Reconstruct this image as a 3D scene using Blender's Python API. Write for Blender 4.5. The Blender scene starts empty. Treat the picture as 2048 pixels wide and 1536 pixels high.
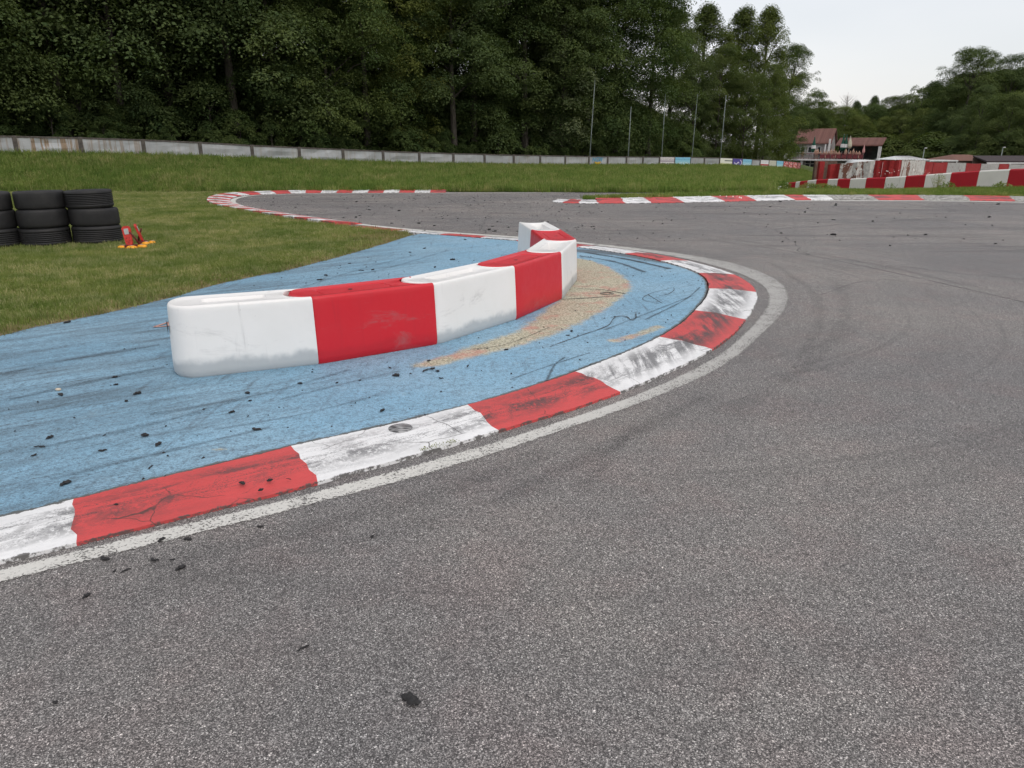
import bpy, bmesh, math, random
import numpy as np
from mathutils import Vector, Matrix, noise as mnoise
from mathutils.geometry import delaunay_2d_cdt

R = math.radians
random.seed(7)
rng = np.random.default_rng(11)
scene = bpy.context.scene
COL = scene.collection

# ------------------------------------------------------------------ camera, sky, sun, exposure
F_PX, HORIZON, EYE = 1420.0, 300.0, 1.5
PITCH = math.atan((768 - HORIZON) / F_PX)
cam_d = bpy.data.cameras.new('camera')
cam = bpy.data.objects.new('camera', cam_d)
COL.objects.link(cam)
cam.location = (0, 0, EYE)
cam.rotation_euler = (math.pi / 2 - PITCH, 0, 0)
cam_d.sensor_width = 36.0
cam_d.lens = 36.0 * F_PX / 2048.0
cam_d.clip_start = 0.05
cam_d.clip_end = 3000
scene.camera = cam

world = bpy.data.worlds.new('World')
scene.world = world
world.use_nodes = True
SUN_EL, SUN_AZ = R(50), R(145)          # azimuth measured from +Y towards +X
wt = world.node_tree
for n_ in list(wt.nodes):
    wt.nodes.remove(n_)
w_out = wt.nodes.new('ShaderNodeOutputWorld')
w_sky = wt.nodes.new('ShaderNodeTexSky')
w_sky.sky_type = 'NISHITA'
w_sky.sun_disc = False
w_sky.sun_elevation = SUN_EL
w_sky.sun_rotation = SUN_AZ
w_sky.dust_density = 3.0
w_bg = wt.nodes.new('ShaderNodeBackground')
w_bg.inputs['Strength'].default_value = 0.05
wt.links.new(w_sky.outputs[0], w_bg.inputs['Color'])
# the closed cloud cover: an even grey-white layer with soft, faint structure
w_tc = wt.nodes.new('ShaderNodeTexCoord')
w_map = wt.nodes.new('ShaderNodeMapping')
w_map.inputs['Scale'].default_value = (1.0, 1.0, 3.0)
w_map.inputs['Location'].default_value = (0.3, 0.1, 0.35)
wt.links.new(w_tc.outputs['Generated'], w_map.inputs['Vector'])
w_no = wt.nodes.new('ShaderNodeTexNoise')
w_no.inputs['Scale'].default_value = 1.6
w_no.inputs['Detail'].default_value = 4
w_no.inputs['Roughness'].default_value = 0.45
wt.links.new(w_map.outputs[0], w_no.inputs['Vector'])
w_ra = wt.nodes.new('ShaderNodeValToRGB')
w_ra.color_ramp.elements[0].position = 0.33
w_ra.color_ramp.elements[0].color = (0.735, 0.735, 0.74, 1)
w_ra.color_ramp.elements[1].position = 0.66
w_ra.color_ramp.elements[1].color = (0.90, 0.865, 0.845, 1)
wt.links.new(w_no.outputs['Fac'], w_ra.inputs['Fac'])
w_bg2 = wt.nodes.new('ShaderNodeBackground')
w_bg2.inputs['Strength'].default_value = 0.92
wt.links.new(w_ra.outputs['Color'], w_bg2.inputs['Color'])
w_add = wt.nodes.new('ShaderNodeAddShader')
wt.links.new(w_bg.outputs[0], w_add.inputs[0])
wt.links.new(w_bg2.outputs[0], w_add.inputs[1])
wt.links.new(w_add.outputs[0], w_out.inputs['Surface'])

sun_d = bpy.data.lights.new('sun', 'SUN')
sun_d.energy = 0.8
sun_d.angle = R(20)
sun_d.color = (1.0, 0.97, 0.92)
sun = bpy.data.objects.new('sun', sun_d)
COL.objects.link(sun)
sdir = Vector((math.sin(SUN_AZ) * math.cos(SUN_EL), math.cos(SUN_AZ) * math.cos(SUN_EL), math.sin(SUN_EL)))
sun.rotation_euler = sdir.to_track_quat('Z', 'Y').to_euler()
sun.location = (0, 0, 40)

vs = scene.view_settings
scene.display_settings.display_device = 'sRGB'
vs.view_transform = 'Standard'
vs.look = 'None'
vs.gamma = 1.0
vs.exposure = 0.0
vs.use_curve_mapping = False
scene.cycles.use_denoising = True
scene.cycles.denoiser = 'OPENIMAGEDENOISE'
scene.cycles.denoising_input_passes = 'RGB_ALBEDO_NORMAL'
scene.cycles.denoising_prefilter = 'ACCURATE'
scene.cycles.use_adaptive_sampling = True
scene.cycles.adaptive_threshold = 0.025
scene.cycles.max_bounces = 5
scene.cycles.diffuse_bounces = 2
scene.cycles.glossy_bounces = 2
scene.cycles.transparent_max_bounces = 8
scene.cycles.sample_clamp_indirect = 4.0


# ------------------------------------------------------------------ measuring: photograph pixels -> places on the ground
def ray(px, py):
    x, y = px - 1024.0, py - 768.0
    return Vector((x, F_PX * math.cos(PITCH) - y * math.sin(PITCH), -(y * math.cos(PITCH) + F_PX * math.sin(PITCH))))


def G(px, py, z=0.0):                    # where that line of sight meets the level z
    d = ray(px, py)
    s = (z - EYE) / d.z
    return Vector((d.x * s, d.y * s, z))


def D(px, py, dist):                     # the point at that distance ahead
    d = ray(px, py)
    s = dist / d.y
    return Vector((d.x * s, dist, EYE + d.z * s))


# ------------------------------------------------------------------ object helpers
def tag(o, label=None, cat=None, group=None, kind=None):
    if label: o['label'] = label
    if cat: o['category'] = cat
    if group: o['group'] = group
    if kind: o['kind'] = kind
    return o


def empty(name, loc=(0, 0, 0), rz=0.0):
    o = bpy.data.objects.new(name, None)
    o.empty_display_size = 0.2
    COL.objects.link(o)
    o.location = loc
    o.rotation_euler = (0, 0, rz)
    return o


def mesh_obj(name, me, mat=None, parent=None):
    if mat is not None and not me.materials:
        if isinstance(mat, (list, tuple)):
            for m in mat: me.materials.append(m)
        else:
            me.materials.append(mat)
    o = bpy.data.objects.new(name, me)
    COL.objects.link(o)
    if parent is not None:
        o.parent = parent
    return o


def pydata(name, verts, faces, smooth=False):
    me = bpy.data.meshes.new(name)
    me.from_pydata([tuple(v) for v in verts], [], [tuple(f) for f in faces])
    if smooth:
        me.polygons.foreach_set('use_smooth', [True] * len(me.polygons))
    me.update()
    return me


def bm_mesh(name, bm, smooth=False):
    me = bpy.data.meshes.new(name)
    bm.normal_update()
    bm.to_mesh(me)
    bm.free()
    if smooth:
        me.polygons.foreach_set('use_smooth', [True] * len(me.polygons))
    return me


def box_bm(bm, c, s, rz=0.0, bevel=0.0):
    """box centred at c with full size s"""
    r = bmesh.ops.create_cube(bm, size=1.0)
    vs_ = r['verts']
    bmesh.ops.scale(bm, vec=s, verts=vs_)
    if rz: bmesh.ops.rotate(bm, cent=(0, 0, 0), matrix=Matrix.Rotation(rz, 3, 'Z'), verts=vs_)
    bmesh.ops.translate(bm, vec=c, verts=vs_)
    if bevel:
        es = list({e for v in vs_ for e in v.link_edges})
        bmesh.ops.bevel(bm, geom=es, offset=bevel, segments=2, affect='EDGES', profile=0.6)


def box(name, c, s, mat, parent=None, rz=0.0, bevel=0.0):
    bm = bmesh.new()
    box_bm(bm, c, s, rz, bevel)
    return mesh_obj(name, bm_mesh(name, bm), mat, parent)


def tube_bm(bm, pts, radii, seg=8, cap=True):
    pts = [Vector(p) for p in pts]
    rings = []
    for i, p in enumerate(pts):
        a = pts[max(i - 1, 0)]; b = pts[min(i + 1, len(pts) - 1)]
        t = (b - a).normalized()
        n = t.orthogonal().normalized() if i == 0 else (n - t * n.dot(t)).normalized()
        bn = t.cross(n)
        r = radii[i] if hasattr(radii, '__len__') else radii
        rings.append([bm.verts.new(p + (n * math.cos(2 * math.pi * k / seg) + bn * math.sin(2 * math.pi * k / seg)) * r) for k in range(seg)])
    for a, b in zip(rings[:-1], rings[1:]):
        for k in range(seg):
            bm.faces.new((a[k], a[(k + 1) % seg], b[(k + 1) % seg], b[k]))
    if cap:
        bm.faces.new(rings[0][::-1]); bm.faces.new(rings[-1])


def tube(name, pts, radii, mat, parent=None, seg=8):
    bm = bmesh.new()
    tube_bm(bm, pts, radii, seg)
    return mesh_obj(name, bm_mesh(name, bm, True), mat, parent)


def lathe_bm(bm, prof, seg=32, closed=False):
    rings = []
    for (r, z) in prof:
        rings.append([bm.verts.new((r * math.cos(2 * math.pi * k / seg), r * math.sin(2 * math.pi * k / seg), z)) for k in range(seg)])
    n = len(rings)
    for i in range(n if closed else n - 1):
        a, b = rings[i], rings[(i + 1) % n]
        for k in range(seg):
            bm.faces.new((a[k], a[(k + 1) % seg], b[(k + 1) % seg], b[k]))
    return rings


def add_attr(me, name, vals):
    a = me.attributes.new(name, 'FLOAT', 'POINT')
    a.data.foreach_set('value', np.asarray(vals, dtype=np.float32))


def catmull(pts, per=8):
    pts = [Vector(p) for p in pts]
    out = []
    for i in range(len(pts) - 1):
        p0 = pts[i - 1] if i > 0 else pts[0] * 2 - pts[1]
        p1, p2 = pts[i], pts[i + 1]
        p3 = pts[i + 2] if i + 2 < len(pts) else pts[-1] * 2 - pts[-2]
        # centripetal-like: keep simple but clamp overshoot through chord tangents
        d1 = (p2 - p1).length
        m1 = (p2 - p0); m1 = m1 / max(m1.length, 1e-6) * d1
        m2 = (p3 - p1); m2 = m2 / max(m2.length, 1e-6) * d1
        for k in range(per):
            t = k / per
            t2, t3 = t * t, t * t * t
            out.append(p1 * (2 * t3 - 3 * t2 + 1) + m1 * (t3 - 2 * t2 + t) + p2 * (-2 * t3 + 3 * t2) + m2 * (t3 - t2))
    out.append(pts[-1])
    return out


class Curve:
    def __init__(self, pts, per=10, smooth=True):
        self.p = catmull(pts, per) if smooth else [Vector(p) for p in pts]
        self.l = [0.0]
        for a, b in zip(self.p[:-1], self.p[1:]):
            self.l.append(self.l[-1] + (b - a).length)
        self.length = self.l[-1]

    def at(self, s):
        s = min(max(s, 0.0), self.length)
        lo = int(np.searchsorted(self.l, s, side='right')) - 1
        lo = min(max(lo, 0), len(self.p) - 2)
        d = self.l[lo + 1] - self.l[lo]
        t = 0 if d < 1e-9 else (s - self.l[lo]) / d
        return self.p[lo].lerp(self.p[lo + 1], t)

    def tan(self, s):
        a, b = self.at(s - 0.05), self.at(s + 0.05)
        return (b - a).normalized()

    def nearest(self, q):
        best, bs = 1e9, 0
        for i in range(len(self.p) - 1):
            a, b = self.p[i], self.p[i + 1]
            d = b - a
            t = max(0, min(1, (q - a).dot(d) / max(d.length_squared, 1e-9)))
            e = (a + d * t - q).length
            if e < best: best, bs = e, self.l[i] + t * d.length
        return bs


def dist_poly(P, poly, closed=False):
    """distances of the points P (n,2) to a polyline"""
    poly = np.asarray([(p[0], p[1]) for p in poly], float)
    if closed: poly = np.vstack([poly, poly[:1]])
    best = np.full(len(P), 1e9)
    for a, b in zip(poly[:-1], poly[1:]):
        d = b - a
        t = np.clip(((P - a) @ d) / max(d @ d, 1e-12), 0, 1)
        best = np.minimum(best, np.hypot(*(P - a - t[:, None] * d).T))
    return best


def inside(P, poly):
    poly = np.asarray([(p[0], p[1]) for p in poly], float)
    x, y = P[:, 0], P[:, 1]
    c = np.zeros(len(P), bool)
    for (x0, y0), (x1, y1) in zip(poly, np.roll(poly, -1, 0)):
        m = ((y0 > y) != (y1 > y))
        with np.errstate(divide='ignore', invalid='ignore'):
            xi = (x1 - x0) * (y - y0) / (y1 - y0 + 1e-20) + x0
        c ^= m & (x < xi)
    return c


def sheet(name, poly, spacing, zf, mat, near=None, skirt=0.0):
    """triangulated sheet inside a polygon; spacing in metres (or function of P for thinning)"""
    poly = [(p[0], p[1]) for p in poly]
    arr = np.asarray(poly)
    lo, hi = arr.min(0), arr.max(0)
    xs = np.arange(lo[0], hi[0], spacing); ys = np.arange(lo[1], hi[1], spacing)
    gx, gy = np.meshgrid(xs, ys)
    gx = gx + (np.arange(len(ys)) % 2)[:, None] * spacing * 0.5
    P = np.stack([gx.ravel(), gy.ravel()], 1)
    P = P[inside(P, poly)]
    P = P[dist_poly(P, poly, True) > spacing * 0.35]
    allp = poly + [tuple(p) for p in P]
    n = len(poly)
    edges = [(i, (i + 1) % n) for i in range(n)]
    V, E_, Fc, *_ = delaunay_2d_cdt([Vector(p) for p in allp], edges, [list(range(n))], 1, 1e-6)
    verts = [(v.x, v.y, zf(v.x, v.y)) for v in V]
    faces = [tuple(f) for f in Fc]
    if skirt:
        # drop a skirt along the outline
        idx = {}
        for i, v in enumerate(V):
            idx[(round(v.x, 5), round(v.y, 5))] = i
        ring = [idx.get((round(p[0], 5), round(p[1], 5))) for p in poly]
        ring = [r for r in ring if r is not None]
        base = len(verts)
        for r in ring:
            verts.append((verts[r][0], verts[r][1], verts[r][2] - skirt))
        m = len(ring)
        for k in range(m):
            faces.append((ring[k], base + k, base + (k + 1) % m, ring[(k + 1) % m]))
    me = pydata(name, verts, faces)
    # face up
    bm = bmesh.new(); bm.from_mesh(me)
    for f in bm.faces:
        if abs(f.normal.z) > 0.2 and f.normal.z < 0: f.normal_flip()
    bm.to_mesh(me); bm.free()
    o = mesh_obj(name, me, mat)
    return o


# ------------------------------------------------------------------ material helpers
class NT:
    def __init__(self, name):
        self.mat = bpy.data.materials.new(name)
        self.mat.use_nodes = True
        self.t = self.mat.node_tree
        for n in list(self.t.nodes): self.t.nodes.remove(n)
        self.out = self.t.nodes.new('ShaderNodeOutputMaterial')
        self._pos = None

    def n(self, typ, ins=None, **props):
        nd = self.t.nodes.new(typ)
        for k, v in props.items(): setattr(nd, k, v)
        for k, v in (ins or {}).items(): self.set(nd.inputs[k], v)
        return nd

    def set(self, sock, v):
        if isinstance(v, bpy.types.NodeSocket): self.t.links.new(v, sock)
        elif isinstance(v, (tuple, list)) and len(v) == 3 and sock.type == 'RGBA': sock.default_value = (*v, 1)
        else: sock.default_value = v

    def pos(self):
        if self._pos is None: self._pos = self.n('ShaderNodeNewGeometry').outputs['Position']
        return self._pos

    def objc(self): return self.n('ShaderNodeTexCoord').outputs['Object']
    def uv(self): return self.n('ShaderNodeTexCoord').outputs['UV']
    def attr(self, name, typ='GEOMETRY'): return self.n('ShaderNodeAttribute', attribute_name=name, attribute_type=typ).outputs['Fac']
    def rnd(self): return self.n('ShaderNodeObjectInfo').outputs['Random']

    def map(self, v, scale=(1, 1, 1), rot=(0, 0, 0), loc=(0, 0, 0)):
        return self.n('ShaderNodeMapping', {'Vector': v, 'Scale': scale, 'Rotation': rot, 'Location': loc}).outputs[0]

    def noise(self, v, scale=1.0, detail=3.0, rough=0.55, dist=0.0):
        return self.n('ShaderNodeTexNoise', {'Vector': v, 'Scale': scale, 'Detail': detail, 'Roughness': rough, 'Distortion': dist}).outputs['Fac']

    def voro(self, v, scale, out='Color', feature='F1', rand=1.0):
        return self.n('ShaderNodeTexVoronoi', {'Vector': v, 'Scale': scale, 'Randomness': rand}, feature=feature).outputs[out]

    def m(self, op, a, b=0.0, c=0.0, clamp=False):
        nd = self.n('ShaderNodeMath', operation=op, use_clamp=clamp)
        self.set(nd.inputs[0], a); self.set(nd.inputs[1], b); self.set(nd.inputs[2], c)
        return nd.outputs[0]

    def rng(self, v, a, b, c=0.0, d=1.0, smooth=True):
        nd = self.n('ShaderNodeMapRange', interpolation_type='SMOOTHSTEP' if smooth else 'LINEAR')
        nd.clamp = True
        for k, x in zip(range(5), (v, a, b, c, d)): self.set(nd.inputs[k], x)
        return nd.outputs[0]

    def mix(self, f, a, b, blend='MIX'):
        nd = self.n('ShaderNodeMix', data_type='RGBA', blend_type=blend)
        nd.clamp_factor = True
        self.set(nd.inputs[0], f); self.set(nd.inputs[6], a); self.set(nd.inputs[7], b)
        return nd.outputs[2]

    def ramp(self, f, stops, interp='LINEAR'):
        nd = self.n('ShaderNodeValToRGB')
        cr = nd.color_ramp
        cr.interpolation = interp
        while len(cr.elements) < len(stops): cr.elements.new(0.5)
        for e, (p, c) in zip(cr.elements, stops):
            e.position = p; e.color = (*c, 1) if len(c) == 3 else c
        self.set(nd.inputs[0], f)
        return nd.outputs[0]

    def sep(self, v):
        nd = self.n('ShaderNodeSeparateXYZ', {0: v})
        return nd.outputs[0], nd.outputs[1], nd.outputs[2]

    def comb(self, x, y, z=0.0):
        nd = self.n('ShaderNodeCombineXYZ')
        for k, a in enumerate((x, y, z)): self.set(nd.inputs[k], a)
        return nd.outputs[0]

    def bump(self, h, strength=0.3, dist=0.01, normal=None):
        ins = {'Height': h, 'Strength': strength, 'Distance': dist}
        if normal is not None: ins['Normal'] = normal
        return self.n('ShaderNodeBump', ins).outputs[0]

    def bsdf(self, color, rough=0.7, normal=None, metal=0.0, spec=0.4, **kw):
        ins = {'Base Color': color, 'Roughness': rough, 'Metallic': metal, 'Specular IOR Level': spec}
        if normal is not None: ins['Normal'] = normal
        ins.update(kw)
        return self.n('ShaderNodeBsdfPrincipled', ins).outputs[0]

    def done(self, sh):
        self.t.links.new(sh, self.out.inputs['Surface'])
        return self.mat


def simple(name, col, rough=0.7, var=0.12, scale=4.0, metal=0.0, spec=0.4, bump=0.0):
    m = NT(name)
    p = m.objc()
    n1 = m.noise(p, scale, 5, 0.6)
    c = m.mix(m.rng(n1, 0.3, 0.7), tuple(x * (1 - var) for x in col), tuple(min(1, x * (1 + var)) for x in col))
    nm = m.bump(m.noise(p, scale * 6, 3), bump, 0.01) if bump else None
    return m.done(m.bsdf(c, rough, nm, metal, spec))


# ================================================================== MATERIALS: ground
KDIR = (G(940, 808) - G(150, 998)).normalized()
KANG = math.atan2(KDIR.y, KDIR.x)
HC = Vector((0.2, 8.4, 0))               # middle of the hairpin


def mat_asphalt(name='asphalt', tone=1.0):
    m = NT(name)
    p = m.pos()
    x, y, z = m.sep(p)
    p2 = m.comb(x, y, 0.0)
    v1 = m.sep(m.voro(p2, 320.0))[0]
    v2 = m.sep(m.voro(m.map(p2, loc=(3.3, 1.7, 0)), 180.0))[1]
    stone = m.ramp(v1, [(0.0, (0.034, 0.033, 0.033)), (0.30, (0.072, 0.069, 0.067)), (0.58, (0.125, 0.120, 0.116)), (0.82, (0.205, 0.198, 0.19)), (0.955, (0.32, 0.31, 0.295)), (1.0, (0.52, 0.51, 0.49))])
    big = m.ramp(v2, [(0.0, (0.66, 0.66, 0.66)), (0.5, (0.97, 0.97, 0.97)), (0.95, (1.18, 1.18, 1.18)), (1.0, (1.9, 1.88, 1.85))])
    c = m.mix(1.0, stone, big, 'MULTIPLY')
    # patches: greyer, pinker, darker
    n1 = m.noise(p2, 0.35, 4, 0.6)
    n2 = m.noise(m.map(p2, loc=(9, 4, 0)), 2.3, 5, 0.65)
    c = m.mix(m.rng(n2, 0.42, 0.72, 0, 0.55), c, m.mix(1.0, c, (1.10, 0.97, 0.96), 'MULTIPLY'))
    c = m.mix(m.rng(n1, 0.35, 0.7), m.mix(1.0, c, (0.84, 0.84, 0.86), 'MULTIPLY'), m.mix(1.0, c, (1.13, 1.10, 1.07), 'MULTIPLY'))
    # rubber laid down along the racing line: streaks running round the hairpin
    dx = m.m('SUBTRACT', x, HC.x); dy = m.m('SUBTRACT', y, HC.y)
    rr = m.m('SQRT', m.m('ADD', m.m('MULTIPLY', dx, dx), m.m('MULTIPLY', dy, dy)))
    th = m.m('ARCTAN2', dy, dx)
    pv = m.comb(m.m('MULTIPLY', rr, 1.9), m.m('MULTIPLY', th, 0.75), 0.0)
    s1 = m.noise(pv, 1.0, 5, 0.62, 0.25)
    c = m.mix(m.rng(s1, 0.46, 0.72, 0, 0.18), c, (0.05, 0.048, 0.048))
    pv2 = m.comb(m.m('MULTIPLY', rr, 9.0), m.m('MULTIPLY', th, 1.1), 0.5)
    s2 = m.noise(pv2, 1.0, 3, 0.5, 0.6)
    c = m.mix(m.rng(s2, 0.58, 0.72, 0, 0.24), c, (0.042, 0.04, 0.04))
    # skid marks on the far part run across the view
    far = m.rng(y, 8.5, 13.0)
    pf = m.map(p2, scale=(0.28, 2.6, 1), rot=(0, 0, R(9)))
    s3 = m.noise(pf, 1.0, 6, 0.68, 0.8)
    c = m.mix(m.m('MULTIPLY', m.rng(s3, 0.50, 0.66, 0, 0.6), far), c, (0.05, 0.047, 0.047))
    # hairline cracks
    wv = m.n('ShaderNodeTexNoise', {'Vector': p2, 'Scale': 1.4, 'Detail': 4.0}).outputs['Color']
    pw = m.n('ShaderNodeVectorMath', {0: p2, 1: m.map(wv, scale=(0.5, 0.5, 0))}, operation='ADD').outputs[0]
    e = m.n('ShaderNodeTexVoronoi', {'Vector': pw, 'Scale': 0.16}, feature='DISTANCE_TO_EDGE').outputs['Distance']
    c = m.mix(m.m('MULTIPLY', m.rng(e, 0.0009, 0.002, 0.75, 0.0), m.rng(y, 4.5, 7.5)), c, (0.02, 0.02, 0.02))
    c = m.mix(1.0, c, (1.46 * tone, 1.45 * tone, 1.45 * tone), 'MULTIPLY')
    h = m.m('ADD', m.m('MULTIPLY', v1, 0.6), v2)
    nm = m.bump(h, 0.45, 0.004)
    return m.done(m.bsdf(c, 0.74, nm, 0, 0.36))


def mat_kerb(name, base, dark):
    """painted concrete kerb: uv.x runs along (metres), uv.y across (0 track side .. 1 inside)"""
    m = NT(name)
    u = m.uv()
    p = m.pos()
    wear = m.attr('wear', 'OBJECT')
    x, y, _ = m.sep(u)
    n1 = m.noise(p, 3.0, 5, 0.6)
    c = m.mix(m.rng(n1, 0.35, 0.7, 0, 0.6), base, tuple(b * 0.86 for b in base))
    c = m.mix(m.rng(m.noise(p, 40, 4, 0.7), 0.45, 0.8, 0, 0.25), c, tuple(b * 0.7 for b in base))
    # rubber scuffs, crossing the kerb at a slant
    q = m.map(p, scale=(15.0, 1.5, 0.0), rot=(0, 0, R(12)))
    s = m.noise(q, 1.0, 5, 0.66, 0.25)
    big = m.noise(p, 2.4, 3, 0.5)
    s = m.m('ADD', s, m.m('MULTIPLY', m.m('SUBTRACT', big, 0.5), 0.5))
    q2 = m.comb(m.m('MULTIPLY', x, 1.6), m.m('MULTIPLY', y, 5.5), m.rnd())
    s2 = m.noise(q2, 1.7, 6, 0.75, 0.7)
    fine = m.noise(p, 130, 3, 0.7)
    cen = m.rng(m.m('ABSOLUTE', m.m('SUBTRACT', y, 0.52)), 0.10, 0.47, 1.0, 0.12)
    k1 = m.rng(m.m('ADD', s, m.m('MULTIPLY', m.m('SUBTRACT', fine, 0.5), 0.55)), m.m('SUBTRACT', 0.72, m.m('MULTIPLY', wear, 0.33)), m.m('SUBTRACT', 0.90, m.m('MULTIPLY', wear, 0.33)))
    k1 = m.m('MULTIPLY', m.m('MULTIPLY', k1, cen), 0.9)
    k2 = m.rng(m.m('ADD', s2, m.m('MULTIPLY', m.m('SUBTRACT', fine, 0.5), 0.8)), 0.50, 0.74, 0, 0.85)
    k2 = m.m('MULTIPLY', m.m('MULTIPLY', k2, cen), m.rng(wear, 0.45, 0.9, 1.0, 0.35))
    sm = m.noise(m.comb(m.m('MULTIPLY', x, 1.5), m.m('MULTIPLY', y, 2.0), m.m('MULTIPLY', m.rnd(), 31.0)), 1.3, 4, 0.6, 0.8)
    gr = m.noise(m.map(p, scale=(1, 1, 1)), 34, 6, 0.78)
    k3 = m.m('MULTIPLY', m.m('MULTIPLY', m.rng(sm, 0.42, 0.60), m.rng(gr, 0.38, 0.52)), m.m('MULTIPLY', cen, 0.85))
    c = m.mix(k1, c, dark)
    c = m.mix(k2, c, dark)
    c = m.mix(k3, c, dark)
    pw = m.n('ShaderNodeVectorMath', {0: p, 1: m.map(m.n('ShaderNodeTexNoise', {'Vector': p, 'Scale': 5.0, 'Detail': 4.0}).outputs['Color'], scale=(0.12, 0.12, 0))}, operation='ADD').outputs[0]
    ck = m.n('ShaderNodeTexVoronoi', {'Vector': pw, 'Scale': 1.3}, feature='DISTANCE_TO_EDGE').outputs['Distance']
    c = m.mix(m.m('MULTIPLY', m.rng(ck, 0.0015, 0.004, 0.8, 0.0), m.rng(n1, 0.42, 0.55)), c, (0.05, 0.045, 0.04))
    # chipped along both edges: concrete shows
    ed = m.m('MINIMUM', y, m.m('SUBTRACT', 1.0, y))
    chip = m.rng(m.m('ADD', m.m('MULTIPLY', ed, 4.0), m.noise(p, 14, 6, 0.78)), 0.46, 0.54, 1.0, 0.0)
    c = m.mix(m.m('MULTIPLY', chip, 0.9), c, (0.085, 0.08, 0.075))
    nm = m.bump(m.m('ADD', m.noise(p, 55, 5, 0.7), m.m('MULTIPLY', n1, 2.0)), 0.35, 0.012)
    return m.done(m.bsdf(c, 0.62, nm, 0, 0.35))


def mat_line(name):
    m = NT(name)
    u = m.uv(); p = m.pos()
    x, y, _ = m.sep(u)
    v = m.sep(m.voro(p, 150.0))[0]
    n = m.noise(p, 5.0, 5, 0.65)
    n3 = m.noise(p, 60.0, 4, 0.7)
    ed = m.m('MINIMUM', y, m.m('SUBTRACT', 1.0, y))
    wr = m.attr('wear', 'OBJECT')
    t = m.m('ADD', m.m('ADD', m.m('MULTIPLY', v, 0.36), m.m('MULTIPLY', n, 0.55)), m.m('MULTIPLY', n3, 0.35))
    t = m.m('SUBTRACT', t, m.m('MULTIPLY', m.rng(ed, 0.0, 0.14, 1.0, 0.0), 0.26))
    t = m.m('SUBTRACT', t, m.m('MULTIPLY', m.rng(y, 0.2, 0.55, 1.0, 0.0), 0.05))
    a = m.rng(t, m.m('ADD', 0.40, wr), m.m('ADD', 0.54, wr))
    c = m.mix(n, (0.52, 0.51, 0.48), (0.66, 0.65, 0.61))
    c = m.mix(m.rng(n3, 0.5, 0.75, 0, 0.5), c, (0.36, 0.35, 0.33))
    wx, wy, _ = m.sep(p)
    c = m.mix(m.m('MULTIPLY', m.rng(wx, -0.6, 2.4, 0, 0.85), m.rng(wy, 13.0, 10.0)), c, m.mix(n3, (0.22, 0.215, 0.205), (0.46, 0.45, 0.43)))
    sh = m.bsdf(c, 0.75, m.bump(v, 0.3, 0.003), 0, 0.3)
    tr = m.n('ShaderNodeBsdfTransparent').outputs[0]
    mx = m.n('ShaderNodeMixShader', {0: a, 1: tr, 2: sh}).outputs[0]
    return m.done(mx)


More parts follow.
